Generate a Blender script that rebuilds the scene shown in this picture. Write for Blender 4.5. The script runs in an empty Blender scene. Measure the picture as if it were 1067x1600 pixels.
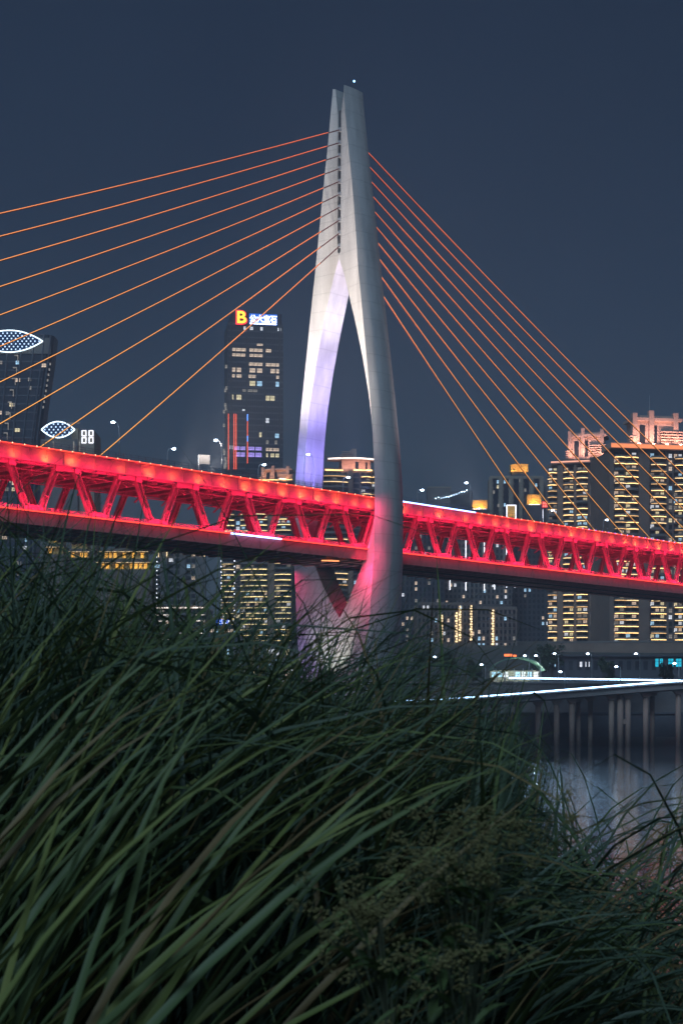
import bpy, math, random
from mathutils import Vector, Matrix
R = math.radians
random.seed(11)
scene = bpy.context.scene
COL = scene.collection

# ------------------------------------------------------------------ camera
F, CX, HY, CAMZ = 2377.0, 533.5, 1116.0, 9.5      # focal length and horizon in photo pixels; eye height above the river
cam_d = bpy.data.cameras.new('camera')
cam = bpy.data.objects.new('camera', cam_d); COL.objects.link(cam)
cam.location = (0, 0, CAMZ); cam.rotation_euler = (R(90), 0, 0)
cam_d.sensor_fit = 'VERTICAL'; cam_d.sensor_height = 36; cam_d.sensor_width = 24
cam_d.lens = F / 1600 * 36
cam_d.shift_y = (HY - 800) / 1600
cam_d.clip_start = 0.1; cam_d.clip_end = 6000
cam_d.dof.use_dof = True; cam_d.dof.focus_distance = 330; cam_d.dof.aperture_fstop = 12.0
scene.camera = cam

# ------------------------------------------------------------------ sky, sky glow, exposure
GLOW_DIR = Vector((0.25, 0.62, -0.74)).normalized()     # travels from behind the left shoulder
world = bpy.data.worlds.new('World'); scene.world = world; world.use_nodes = True
wn = world.node_tree.nodes; wl = world.node_tree.links
bg = wn['Background']
sky = wn.new('ShaderNodeTexSky'); sky.sky_type = 'NISHITA'; sky.sun_disc = False
sky.sun_elevation = R(48); sky.sun_rotation = R(202)
sky.air_density = 1.0; sky.dust_density = 0.6; sky.ozone_density = 4.0
tint = wn.new('ShaderNodeMix'); tint.data_type = 'RGBA'; tint.blend_type = 'MULTIPLY'
tint.inputs['Factor'].default_value = 1.0
tint.inputs[7].default_value = (0.74, 0.81, 0.90, 1)
wl.new(sky.outputs[0], tint.inputs[6]); 
wtc = wn.new('ShaderNodeTexCoord'); wno = wn.new('ShaderNodeTexNoise'); wno.inputs['Scale'].default_value = 3.0; wno.inputs['Detail'].default_value = 5
wl.new(wtc.outputs['Generated'], wno.inputs['Vector'])
wmr = wn.new('ShaderNodeMapRange'); wmr.inputs[1].default_value = 0.3; wmr.inputs[2].default_value = 0.7; wmr.inputs[3].default_value = 0.9; wmr.inputs[4].default_value = 1.1
wl.new(wno.outputs['Fac'], wmr.inputs[0])
wmx = wn.new('ShaderNodeMix'); wmx.data_type = 'RGBA'; wmx.blend_type = 'MULTIPLY'; wmx.inputs['Factor'].default_value = 1.0
wl.new(tint.outputs[2], wmx.inputs[6]); wl.new(wmr.outputs[0], wmx.inputs[7]); wl.new(wmx.outputs[2], bg.inputs[0])
bg.inputs[1].default_value = 0.0162
sun_d = bpy.data.lights.new('sky_glow', 'SUN'); sun_d.energy = 1.7; sun_d.angle = R(25); sun_d.color = (0.50, 0.74, 1.0)
sun = bpy.data.objects.new('sky_glow', sun_d); COL.objects.link(sun)
sun.rotation_euler = GLOW_DIR.to_track_quat('-Z', 'Y').to_euler(); sun.location = (-30, -30, 60)
scene.view_settings.view_transform = 'Standard'; scene.view_settings.look = 'None'
scene.view_settings.exposure = 0; scene.view_settings.gamma = 1
scene.cycles.max_bounces = 4; scene.cycles.diffuse_bounces = 1; scene.cycles.glossy_bounces = 2
scene.cycles.transmission_bounces = 2; scene.cycles.transparent_max_bounces = 4
scene.cycles.sample_clamp_indirect = 3.0

# ------------------------------------------------------------------ helpers
def P(px, py, Y):
    return Vector(((px - CX) / F * Y, Y, CAMZ + (HY - py) / F * Y))

def mat(name, col, rough=0.6, var=0.18, scale=0.6, bump=0.0, bscale=None, metal=0.0, stretch=(1, 1, 1), spec=0.5):
    m = bpy.data.materials.new(name); m.use_nodes = True
    n = m.node_tree.nodes; l = m.node_tree.links
    b = n['Principled BSDF']
    b.inputs['Roughness'].default_value = rough; b.inputs['Metallic'].default_value = metal
    b.inputs['Specular IOR Level'].default_value = spec
    tc = n.new('ShaderNodeTexCoord'); mp = n.new('ShaderNodeMapping'); mp.inputs['Scale'].default_value = stretch
    l.new(tc.outputs['Object'], mp.inputs['Vector'])
    nz = n.new('ShaderNodeTexNoise'); nz.inputs['Scale'].default_value = scale; nz.inputs['Detail'].default_value = 6
    nz.inputs['Roughness'].default_value = 0.65
    l.new(mp.outputs[0], nz.inputs['Vector'])
    rp = n.new('ShaderNodeValToRGB')
    rp.color_ramp.elements[0].position = 0.3; rp.color_ramp.elements[1].position = 0.7
    rp.color_ramp.elements[0].color = tuple(max(0, c * (1 - var)) for c in col) + (1,)
    rp.color_ramp.elements[1].color = tuple(min(1, c * (1 + var)) for c in col) + (1,)
    l.new(nz.outputs['Fac'], rp.inputs[0]); l.new(rp.outputs[0], b.inputs['Base Color'])
    if bump:
        n2 = n.new('ShaderNodeTexNoise'); n2.inputs['Scale'].default_value = bscale or scale * 6; n2.inputs['Detail'].default_value = 5
        l.new(mp.outputs[0], n2.inputs['Vector'])
        bp = n.new('ShaderNodeBump'); bp.inputs['Strength'].default_value = bump; bp.inputs['Distance'].default_value = 0.05
        l.new(n2.outputs['Fac'], bp.inputs['Height']); l.new(bp.outputs[0], b.inputs['Normal'])
    return m

def emat(name, col, strength, var=0.0, scale=0.3):
    m = bpy.data.materials.new(name); m.use_nodes = True
    n = m.node_tree.nodes; l = m.node_tree.links
    b = n['Principled BSDF']
    b.inputs['Base Color'].default_value = (*[c * 0.5 for c in col], 1); b.inputs['Roughness'].default_value = 0.5
    b.inputs['Emission Color'].default_value = (*col, 1); b.inputs['Emission Strength'].default_value = strength
    if name not in ('bank_edge_light', 'cold_street_lamp'): m.cycles.emission_sampling = 'NONE'
    if var:
        tc = n.new('ShaderNodeTexCoord'); nz = n.new('ShaderNodeTexNoise'); nz.inputs['Scale'].default_value = scale
        nz.inputs['Detail'].default_value = 3
        l.new(tc.outputs['Object'], nz.inputs['Vector'])
        mr = n.new('ShaderNodeMapRange'); mr.inputs[1].default_value = 0.3; mr.inputs[2].default_value = 0.7
        mr.inputs[3].default_value = strength * (1 - var); mr.inputs[4].default_value = strength * (1 + var)
        l.new(nz.outputs['Fac'], mr.inputs[0]); l.new(mr.outputs[0], b.inputs['Emission Strength'])
    return m

class MB:
    def __init__(s): s.v = []; s.f = []
    def add(s, vs, fs):
        o = len(s.v); s.v += [tuple(p) for p in vs]; s.f += [tuple(i + o for i in q) for q in fs]
    def box(s, x0, x1, y0, y1, z0, z1):
        s.add([(x0,y0,z0),(x1,y0,z0),(x1,y1,z0),(x0,y1,z0),(x0,y0,z1),(x1,y0,z1),(x1,y1,z1),(x0,y1,z1)],
              [(0,3,2,1),(4,5,6,7),(0,1,5,4),(1,2,6,5),(2,3,7,6),(3,0,4,7)])
        return s
    def bar(s, p, q, w, h, up=(0, 0, 1)):            # w across, h along 'up'
        p, q = Vector(p), Vector(q); t = (q - p).normalized(); up = Vector(up)
        a = t.cross(up)
        if a.length < 1e-5: a = t.cross(Vector((1, 0, 0)))
        a.normalize(); b = a.cross(t).normalized()
        a *= w / 2; b *= h / 2
        s.add([p-a-b, p+a-b, p+a+b, p-a+b, q-a-b, q+a-b, q+a+b, q-a+b],
              [(0,3,2,1),(4,5,6,7),(0,1,5,4),(1,2,6,5),(2,3,7,6),(3,0,4,7)])
        return s
    def tube(s, pts, r, n=6, cap=True):
        pts = [Vector(p) for p in pts]; rs = r if isinstance(r, (list, tuple)) else [r] * len(pts)
        rings = []
        for i, p in enumerate(pts):
            t = (pts[min(i+1, len(pts)-1)] - pts[max(i-1, 0)]).normalized()
            a = t.cross(Vector((0.03, 0.05, 1)));
            if a.length < 0.1: a = t.cross(Vector((0.05, 1, 0.03)))
            a.normalize(); b = t.cross(a)
            rings.append([p + (a * math.cos(2*math.pi*k/n) + b * math.sin(2*math.pi*k/n)) * rs[i] for k in range(n)])
        s.loft(rings, cap); return s
    def loft(s, rings, cap=True):
        n = len(rings[0]); vs = [p for r in rings for p in r]; fs = []
        for i in range(len(rings) - 1):
            for k in range(n):
                k2 = (k + 1) % n
                fs.append((i*n+k, i*n+k2, (i+1)*n+k2, (i+1)*n+k))
        if cap:
            fs.append(tuple(range(n))[::-1]); fs.append(tuple((len(rings)-1)*n + k for k in range(n)))
        s.add(vs, fs); return s
    def prism(s, poly, y0, y1):                      # polygon in x,z pushed along y
        n = len(poly)
        s.add([(x, y0, z) for x, z in poly] + [(x, y1, z) for x, z in poly],
              [tuple(range(n)), tuple(range(2*n-1, n-1, -1))] + [(k, n+k, n+(k+1) % n, (k+1) % n) for k in range(n)])
        return s
    def slab(s, poly, z0, z1):                       # polygon in x,y pushed along z
        n = len(poly)
        s.add([(x, y, z0) for x, y in poly] + [(x, y, z1) for x, y in poly],
              [tuple(range(n))[::-1], tuple(range(n, 2*n))] + [(k, (k+1) % n, n+(k+1) % n, n+k) for k in range(n)])
        return s
    def dome(s, c, r, zs=1.0, n=10, m=5):
        rings = []
        for j in range(m):
            a = math.pi * (j + 0.02) / (m - 1 + 0.04)
            rings.append([(c[0] + r*math.sin(a)*math.cos(2*math.pi*k/n), c[1] + r*math.sin(a)*math.sin(2*math.pi*k/n), c[2] - r*zs*math.cos(a)) for k in range(n)])
        s.loft(rings); return s
    def mesh(s, name, m, smooth=False):
        me = bpy.data.meshes.new(name); me.from_pydata(s.v, [], s.f); me.materials.append(m)
        if smooth: me.polygons.foreach_set('use_smooth', [True] * len(me.polygons))
        me.update(); return me
    def build(s, name, m, parent=None, loc=(0,0,0), rz=0.0, smooth=False, **kw):
        return put(name, s.mesh(name, m, smooth), parent, loc, rz, **kw)

def put(name, me, parent=None, loc=(0,0,0), rz=0.0, scale=None, kind=None, label=None):
    o = bpy.data.objects.new(name, me); COL.objects.link(o); o.parent = parent
    o.location = loc; o.rotation_euler = (0, 0, rz)
    if scale: o.scale = scale
    if kind: o['kind'] = kind
    if label: o['label'] = label
    return o

def thing(name, label, cat, loc=(0,0,0), rz=0.0, group=None):
    o = bpy.data.objects.new(name, None); COL.objects.link(o); o.location = loc; o.rotation_euler = (0, 0, rz)
    o.empty_display_size = 1
    o['label'] = label; o['category'] = cat
    if group: o['group'] = group
    return o

def lamp(kind, name, parent, loc, target, energy, col, size=0.3, size_y=None, angle=60, blend=0.6, spread=None):
    d = bpy.data.lights.new(name, kind); d.energy = energy; d.color = col
    if kind == 'SPOT':
        d.spot_size = R(angle); d.spot_blend = blend; d.shadow_soft_size = size
    elif kind == 'AREA':
        d.shape = 'RECTANGLE'; d.size = size; d.size_y = size_y or size
        if spread: d.spread = R(spread)
    else: d.shadow_soft_size = size
    o = bpy.data.objects.new(name, d); COL.objects.link(o); o.parent = parent; o.location = loc
    if target is not None:
        z = -(Vector(target) - Vector(loc)).normalized()
        if kind == 'AREA':                       # long side along the bridge
            x = Vector((1, 0, 0)); x = (x - z * x.dot(z)).normalized(); y = z.cross(x)
            o.rotation_euler = Matrix((x, y, z)).transposed().to_euler()
        else:
            o.rotation_euler = (-z).to_track_quat('-Z', 'Y').to_euler()
    return o

def lerp_table(t, x):
    if x <= t[0][0]: return t[0][1]
    for (a, b), (c, d) in zip(t, t[1:]):
        if x <= c: return b + (d - b) * (x - a) / (c - a)
    return t[-1][1]

# ------------------------------------------------------------------ materials
M = {}
def concrete():
    m = mat('pylon_concrete', (0.56, 0.54, 0.52), 0.72, 0.22, 0.35, 0.25, 1.5, stretch=(1, 1, 0.12))
    n = m.node_tree.nodes; l = m.node_tree.links; b = n['Principled BSDF']
    tc = n['Texture Coordinate']; sep = n.new('ShaderNodeSeparateXYZ'); l.new(tc.outputs['Object'], sep.inputs[0])
    mo = n.new('ShaderNodeMath'); mo.operation = 'PINGPONG'; mo.inputs[1].default_value = 2.25; l.new(sep.outputs[2], mo.inputs[0])
    mr = n.new('ShaderNodeMapRange'); mr.inputs[1].default_value = 0.0; mr.inputs[2].default_value = 0.16; l.new(mo.outputs[0], mr.inputs[0])
    mr.inputs[3].default_value = 0.72; mr.inputs[4].default_value = 1.0
    src = b.inputs['Base Color'].links[0].from_socket
    mx = n.new('ShaderNodeMix'); mx.data_type = 'RGBA'; mx.blend_type = 'MULTIPLY'; mx.inputs['Factor'].default_value = 0.85
    l.new(src, mx.inputs[6]); l.new(mr.outputs[0], mx.inputs[7]); l.new(mx.outputs[2], b.inputs['Base Color'])
    return m
M['concrete'] = concrete()
M['steel'] = mat('red_painted_steel', (0.55, 0.16, 0.20), 0.5, 0.22, 0.5, 0.2, 4)
M['steel_low'] = mat('oxide_red_girder_paint', (0.50, 0.21, 0.20), 0.6, 0.25, 0.25, 0.2, 3)
M['dark_steel'] = mat('dark_grey_steel', (0.05, 0.055, 0.065), 0.5, 0.2, 1)
M['rail'] = mat('grey_railing_paint', (0.16, 0.17, 0.19), 0.5, 0.2, 1)
M['asphalt'] = mat('asphalt', (0.05, 0.05, 0.052), 0.9, 0.2, 0.5, 0.3)
M['cable'] = mat('red_cable_sheath', (0.28, 0.05, 0.03), 0.5, 0.1, 0.5)
M['cable_led'] = emat('amber_cable_light', (1.0, 0.30, 0.07), 1.5)
def cable_light(m):                                   # lamps run from gold at the deck to red at the tower
    n = m.node_tree.nodes; l = m.node_tree.links; tc = n.new('ShaderNodeTexCoord'); sp = n.new('ShaderNodeSeparateXYZ'); l.new(tc.outputs['Object'], sp.inputs[0])
    mr = n.new('ShaderNodeMapRange'); mr.inputs[1].default_value = 64; mr.inputs[2].default_value = 150; l.new(sp.outputs[2], mr.inputs[0])
    rp = n.new('ShaderNodeValToRGB'); e = rp.color_ramp.elements; e[0].color = (1.0, .46, .11, 1); e[1].color = (.75, .13, .06, 1)
    l.new(mr.outputs[0], rp.inputs[0]); l.new(rp.outputs[0], n['Principled BSDF'].inputs['Emission Color'])
cable_light(M['cable_led'])
M['red_led'] = emat('red_edge_light', (1.0, 0.07, 0.04), 2.2)
M['bead_led'] = emat('amber_edge_bead', (1.0, 0.5, 0.28), 5.0)
M['blue_led'] = emat('blue_white_tube', (0.28, 0.45, 1.0), 6.0)
M['white_lamp'] = emat('cold_street_lamp', (0.55, 0.75, 1.0), 24.0)
M['pole'] = mat('galvanised_pole', (0.50, 0.52, 0.55), 0.45, 0.15, 1, metal=0.3)

# ------------------------------------------------------------------ ground, river
water_m = mat('river_water', (0.010, 0.024, 0.034), 0.04, 0.3, 0.02)
def water_nodes(m):
    n = m.node_tree.nodes; l = m.node_tree.links; b = n['Principled BSDF']; b.inputs['IOR'].default_value = 1.40
    tc = n['Texture Coordinate']
    mp = n.new('ShaderNodeMapping'); mp.inputs['Scale'].default_value = (0.22, 1.0, 1); l.new(tc.outputs['Object'], mp.inputs[0])
    a = n.new('ShaderNodeTexNoise'); a.inputs['Scale'].default_value = 1.1; a.inputs['Detail'].default_value = 8; l.new(mp.outputs[0], a.inputs['Vector'])
    c = n.new('ShaderNodeTexNoise'); c.inputs['Scale'].default_value = 0.22; c.inputs['Detail'].default_value = 2; l.new(mp.outputs[0], c.inputs['Vector'])
    ad = n.new('ShaderNodeMath'); ad.operation = 'MULTIPLY_ADD'; ad.inputs[1].default_value = 2.0
    l.new(c.outputs['Fac'], ad.inputs[0]); l.new(a.outputs['Fac'], ad.inputs[2])
    bp = n.new('ShaderNodeBump'); bp.inputs['Strength'].default_value = 0.8; bp.inputs['Distance'].default_value = 0.05
    l.new(ad.outputs[0], bp.inputs['Height']); l.new(bp.outputs[0], b.inputs['Normal'])
water_nodes(water_m)
mb = MB(); mb.add([(-2500, 8, 0), (2500, 8, 0), (2500, 640, 0), (-2500, 640, 0)], [(0, 1, 2, 3)])
mb.build('river_water', water_m, kind='structure')

soil = mat('dark_bank_soil', (0.045, 0.05, 0.035), 0.95, 0.4, 0.8, 0.8, 6)
def sheet(name, profile, xs, m, wob):
    rnd = random.Random(5); vs = []; fs = []; nx = len(xs)
    for (y, z) in profile:
        for x in xs: vs.append((x, y + rnd.uniform(-wob, wob), z + rnd.uniform(-wob, wob) * 0.35))
    for j in range(len(profile) - 1):
        for i in range(nx - 1): fs.append((j*nx+i, j*nx+i+1, (j+1)*nx+i+1, (j+1)*nx+i))
    b = MB(); b.add(vs, fs); return b.build(name, m, kind='structure', smooth=True)
sheet('river_bank', [(-40, 9.5), (-8, 8.8), (0, 8.7), (2, 8.6), (4, 8.3), (6, 7.9), (9, 7.0), (12, 5.6), (16, 3.4), (20, 1.2), (24, -0.6), (30, -3)],
      [-300, -120, -60] + [x * 1.0 for x in range(-30, 31)] + [60, 120, 300], soil, 0.12)
FAR = [(440, -4), (470, -2), (480, 0.5), (484, 6), (497, 8), (503, 13), (530, 15), (560, 16), (600, 24), (640, 34), (700, 42), (760, 46), (900, 52), (1400, 55), (3200, 55)]
def far_z(y): return lerp_table(FAR, y)
sheet('hillside', FAR, list(range(-1600, 1601, 80)), mat('far_bank_ground', (0.06, 0.065, 0.06), 0.95, 0.4, 0.08, 0.5, 0.6), 1.2)

# ------------------------------------------------------------------ THE BRIDGE (local axes: u along the deck, v across it, z up)
BR = thing('cable_stayed_bridge', 'red lit double deck truss bridge hung by amber cables from a needle-eye concrete tower', 'bridge',
           (1.6, 388, 0), R(45.97))
# ---- tower
def zy(py): return CAMZ + (HY - py) / 6.158
TAB = [  # photo row, inner edge, outer edge, half length inside, half length outside, bulge
 (137, 1.55, 1.95, 2.85, 3.45, .25), (150, 1.30, 2.10, 2.9, 3.55, .3), (178, .55, 2.55, 3.0, 3.68, .4), (223, .55, 3.48, 3.05, 3.70, .55),
 (275, .55, 4.69, 3.1, 3.78, .7), (337, .55, 5.99, 3.15, 3.90, .85), (394, .55, 7.05, 3.2, 4.15, .95), (397, -.04, 7.1, 3.2, 4.16, .95),
 (404, -.04, 7.25, 3.2, 4.2, 1.0), (409, .35, 7.3, 3.2, 4.22, 1.0), (436, 2.1, 7.85, 3.25, 4.33, 1.05), (470, 3.8, 8.6, 3.3, 4.4, 1.1), (500, 5.3, 9.3, 3.3, 4.45, 1.1),
 (526, 6.52, 9.85, 3.3, 4.5, 1.15), (570, 8.4, 10.8, 3.3, 4.6, 1.2), (625, 10.35, 12.0, 3.3, 4.7, 1.25), (690, 11.9, 13.2, 3.3, 4.86, 1.3),
 (755, 12.6, 14.0, 3.3, 5.1, 1.35), (800, 12.7, 14.2, 3.3, 5.25, 1.4), (830, 11.6, 14.2, 3.3, 5.3, 1.4), (855, 10.1, 14.1, 3.3, 5.35, 1.4),
 (880, 8.6, 14.0, 3.3, 5.4, 1.4), (910, 6.1, 13.6, 3.2, 5.5, 1.4), (940, 3.1, 13.2, 3.1, 5.6, 1.4), (958, 1.0, 13.0, 3.0, 5.65, 1.4), (966, -.04, 12.9, 2.95, 5.7, 1.4),
 (984, -.04, 12.6, 2.8, 5.8, 1.3), (1027, -.04, 11.6, 2.8, 6.0, 1.2), (1081, -.04, 10.4, 2.9, 6.2, 1.0), (1140, -.04, 9.4, 3.0, 6.4, .8), (1190, -.04, 9.0, 3.0, 6.5, .8)]
def tower_half(s):
    rings = []; rows = []
    for a, b in zip(TAB, TAB[1:]):
        k = max(1, int((b[0] - a[0]) / 14))
        for i in range(k): rows.append(tuple(a[j] + (b[j] - a[j]) * i / k for j in range(6)))
    rows.append(TAB[-1])
    for (py, vi, ve, li, lo, bl) in rows:
        z = zy(py)
        ring = [(-li, s*vi, z), (-lo, s*ve, z), (-lo*.72, s*(ve+bl*.55), z), (-lo*.38, s*(ve+bl*.9), z), (0, s*(ve+bl), z),
                (lo*.38, s*(ve+bl*.9), z), (lo*.72, s*(ve+bl*.55), z), (lo, s*ve, z), (li, s*vi, z)]
        rings.append(ring if s > 0 else ring[::-1])
    b = MB(); b.loft(rings); me = b.mesh('tower_leg', M['concrete'])
    me.polygons.foreach_set('use_smooth', [True] * len(me.polygons))
    try: me.set_sharp_from_angle(angle=R(24))
    except Exception: pass
    return put('tower_leg', me, BR)
tower_half(-1); tower_half(1)
mb = MB(); mb.box(-2.6, 2.6, -0.5, 0.5, zy(396), zy(172)); mb.build('anchor_core', M['dark_steel'], BR)
# lightning rod with a small blue beacon
mb = MB(); mb.tube([(0.5, -1.75, zy(140)), (0.5, -1.75, zy(126))], 0.06, 5); rod = mb.build('lightning_rod', M['dark_steel'], BR)
mb = MB(); mb.dome((0.5, -1.75, zy(124)), 0.26); mb.build('beacon', emat('blue_beacon', (0.25, 0.55, 1), 8), rod)
# pier cap at the water
mb = MB(); mb.slab([(-11, -14), (11, -14), (13, -11), (13, 11), (11, 14), (-11, 14), (-13, 11), (-13, -11)], -4, 3.5)
mb.build('pile_cap', M['concrete'], BR)

# ---- decks
U0, U1 = -208.0, 288.0
ZT = 63.3
mb = MB(); mb.box(U0, U1, -11.2, 11.2, 61.9, 62.9); mb.build('upper_deck', M['asphalt'], BR)
mb = MB(); mb.box(U0, U1, -10.0, 10.0, 49.1, 50.2); mb.build('lower_deck', M['asphalt'], BR)
mb = MB(); mb.box(0.02, 7.95, -0.14, 0.14, -2.95, 0); mb.box(0.0, 7.97, -0.34, -0.14, -0.22, 0.02); mb.box(0.0, 7.97, -0.34, -0.14, -2.97, -2.77)
mb.box(0.02, 0.2, -0.24, -0.14, -2.77, -.22); mb.box(4.0, 4.1, -0.2, -0.14, -2.77, -.22)
fas = mb.mesh('fascia_panel', M['steel'])
u = U0
while u < U1:
    put('fascia_panel', fas, BR, (u, -11.4, ZT)); u += 8
mb = MB(); mb.box(U0, U1, 11.26, 11.54, ZT-2.95, ZT); mb.build('far_fascia', M['steel'], BR)
mb = MB(); mb.box(0.03, 7.94, -0.15, 0.15, -2.75, 0); mb.box(0.0, 7.97, -0.3, -0.15, -0.2, 0.0); mb.box(0.0, 7.97, -0.3, -0.15, -2.77, -2.6)
mb.box(0.03, 0.16, -0.22, -0.15, -2.6, -.2)
lfas = mb.mesh('girder_panel', M['steel_low'])
u = U0
while u < U1:
    put('girder_panel', lfas, BR, (u, -10.2, 50.5)); u += 8
mb = MB(); mb.box(U0, U1, 10.05, 10.35, 47.75, 50.5); mb.build('far_girder', M['steel_low'], BR)
# edge light lines
def fline(name, u0, u1, v, z, r, m):
    b = MB(); b.box(u0, u1, v - r, v + r, z - r, z + r); return b.build(name, m, BR)
fline('edge_light_line', U0, 6.0, -11.85, ZT + .02, 0.07, M['red_led'])
fline('edge_light_line', 37.0, U1, -11.85, ZT + .02, 0.07, M['red_led'])
fline('blue_tube_light', 6.0, 36.8, -11.86, ZT + .1, 0.13, M['blue_led'])
fline('edge_light_line', U0, -49.4, -10.64, 50.55, 0.11, M['red_led'])
fline('edge_light_line', -33.5, U1, -10.64, 50.55, 0.11, M['red_led'])
fline('blue_tube_light', -49.3, -42.2, -10.66, 50.55, 0.16, M['blue_led'])
fline('blue_tube_light', -41.8, -33.6, -10.66, 50.55, 0.16, M['blue_led'])
mb = MB(); u = U0 + 1
while u < U1:
    if not 5 < u < 37: mb.dome((u, -11.88, ZT + .1), 0.13, n=6, m=4)
    u += 2.9
mb.build('edge_lamp_row', M['bead_led'], BR, kind='stuff')
mb = MB(); u = 86.0
while u < U1: mb.dome((u, -11.9, ZT + .16), 0.13, n=6, m=4); u += 3.3
mb.build('violet_lamp_row', emat('violet_bead', (0.35, 0.2, 1), 4), BR, kind='stuff')
# railings
def railing(v, z, h, step, name):
    b = MB(); u = U0
    while u <= U1: b.box(u - .045, u + .045, v - .045, v + .045, z, z + h); u += step
    for k in (0.25, 0.5, 0.75, 1.0): b.box(U0, U1, v - .03, v + .03, z + h*k - .035, z + h*k + .035)
    return b.build(name, M['rail'], BR)
railing(-10.9, 62.9, 1.9, 2.0, 'railing'); railing(10.9, 62.9, 1.9, 2.0, 'railing')
railing(-1.6, 62.9, 0.9, 4.0, 'median_barrier'); railing(1.6, 62.9, 0.9, 4.0, 'median_barrier')
M_railred = M['steel']
b = MB(); u = U0
while u <= U1: b.box(u - .05, u + .05, -9.95, -9.85, 50.2, 51.5); u += 1.6
for z in (50.8, 51.15, 51.5): b.box(U0, U1, -9.93, -9.87, z - .03, z + .03)
b.build('lower_railing', M_railred, BR)
# cross beams and stringers under both decks
mb = MB(); mb.add([(-.16, -11.2, 61.9), (-.16, 11.2, 61.9), (-.16, 8.6, 60.1), (-.16, -8.6, 60.1), (.16, -11.2, 61.9), (.16, 11.2, 61.9), (.16, 8.6, 60.1), (.16, -8.6, 60.1)],
                  [(0, 1, 2, 3), (7, 6, 5, 4), (0, 4, 5, 1), (3, 2, 6, 7), (0, 3, 7, 4), (1, 5, 6, 2)])
mb.box(-.4, .4, -8.5, 8.5, 59.95, 60.12)
xb = mb.mesh('cross_beam', M['steel'])
mb = MB(); mb.box(-.16, .16, -10.0, 10.0, 47.5, 49.1); mb.box(-.4, .4, -9.9, 9.9, 47.35, 47.5)
lxb = mb.mesh('lower_cross_beam', M['steel_low'])
u = U0 + 2
while u < U1:
    put('cross_beam', xb, BR, (u, 0, 0)); put('lower_cross_beam', lxb, BR, (u, 0, 0)); u += 4
for v in (-5.2, -1.8, 1.8, 5.2):
    mb = MB(); mb.box(U0, U1, v - .12, v + .12, 60.7, 61.9); mb.build('stringer', M['steel'], BR)
for v in (-6.5, 0, 6.5):
    mb = MB(); mb.box(U0, U1, v - .2, v + .2, 47.9, 49.1); mb.build('stringer', M['steel_low'], BR)
for v, z in ((-4.0, 47.1), (4.0, 47.1)):
    mb = MB(); mb.box(U0, U1, v - .12, v + .12, z, z + .24); mb.build('inspection_rail', M['dark_steel'], BR)
# trusses
VT = 9.2
mb = MB()
for a in (-1, 1):
    mb.bar((0, -9.2, 59.75), (4, 0, 59.75), .28, .28); mb.bar((4, 0, 59.75), (8, 9.2, 59.75), .28, .28); mb.bar((0, 9.2, 59.7), (4, 0, 59.7), .24, .24); mb.bar((4, 0, 59.7), (8, -9.2, 59.7), .24, .24); break
sway = mb.mesh('lateral_brace', M['steel'])
knee = []
for q in (-1, 1):
    mb = MB(); mb.bar((0, q*8.8, 58.2), (0, q*5.0, 60.2), .3, .3); knee.append(mb.mesh('knee_brace', M['steel']))
u = U0 + 2.4
while u < U1 - 8:
    put('lateral_brace', sway, BR, (u, 0, 0)); put('knee_brace', knee[0], BR, (u, 0, 0)); put('knee_brace', knee[1], BR, (u, 0, 0)); u += 8
for v, z in ((-7.4, 59.3), (-6.6, 59.45), (7.2, 59.3)):
    mb = MB(); mb.tube([(U0, v, z), (U1, v, z)], .16, 6); mb.build('service_pipe', M['steel'], BR)
for sv in (-1, 1):
    mb = MB(); mb.box(U0, U1, sv*VT - .5, sv*VT + .5, 60.1, 61.2); mb.build('top_chord', M['steel'], BR)
    mb = MB(); mb.box(U0, U1, sv*VT - .5, sv*VT + .5, 50.2, 51.0); mb.build('bottom_chord', M['steel'], BR)
def diagonal(sgn):
    b = MB(); p, q = Vector((sgn*6.4, 0, 51.0)), Vector((sgn*2.35, 0, 60.1)); t = (q - p).normalized(); a = Vector((0, 1, 0)).cross(t)
    for k in (-1, 1): b.bar(p + a*.52*k, q + a*.52*k, 0.24, 0.95, up=(0, 1, 0))
    b.bar(p, q, 0.9, 0.16, up=(0, 1, 0))
    for k in (-1, 1):                                       # thicker bolted ends
        b.bar(p + a*.52*k, p + a*.52*k + t*1.3, 0.34, 1.06, up=(0, 1, 0)); b.bar(q + a*.52*k - t*0.9, q + a*.52*k, 0.34, 1.06, up=(0, 1, 0))
    b.bar(p + t*3.2, p + t*3.5, 1.3, 1.02, up=(0, 1, 0))
    return b.mesh('truss_diagonal', M['steel'])
DG = {1: diagonal(1), -1: diagonal(-1)}
mb = MB()
for v in (-.55, .45): mb.prism([(-3.6, 60.9), (3.6, 60.9), (3.3, 59.8), (1.2, 59.6), (-1.2, 59.6), (-3.3, 59.8)], v, v + .1)
gus_t = mb.mesh('top_gusset', M['steel'])
mb = MB()
for v in (-.55, .45): mb.prism([(-2.9, 50.3), (2.9, 50.3), (2.4, 51.6), (0.8, 51.9), (-0.8, 51.9), (-2.4, 51.6)], v, v + .1)
gus_b = mb.mesh('bottom_gusset', M['steel'])
mb = MB(); mb.box(-.75, .75, -.95, -.5, 59.3, 60.6); mb.box(-.9, .9, -1.0, -.5, 59.5, 59.7)
brk = mb.mesh('node_bracket', M['steel'])
k = -12
while 18.4 + 16*k < U1 - 10:
    uc = 18.4 + 16*k; k += 1
    if uc < U0 + 8: continue
    for sv in (-1, 1):
        for sg in (-1, 1): put('truss_diagonal', DG[sg], BR, (uc, sv*VT, 0))
        put('top_gusset', gus_t, BR, (uc, sv*VT, 0)); put('bottom_gusset', gus_b, BR, (uc + 8, sv*VT, 0))
    for du in (-2.4, 2.4): put('node_bracket', brk, BR, (uc + du, -VT, 0))

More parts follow.
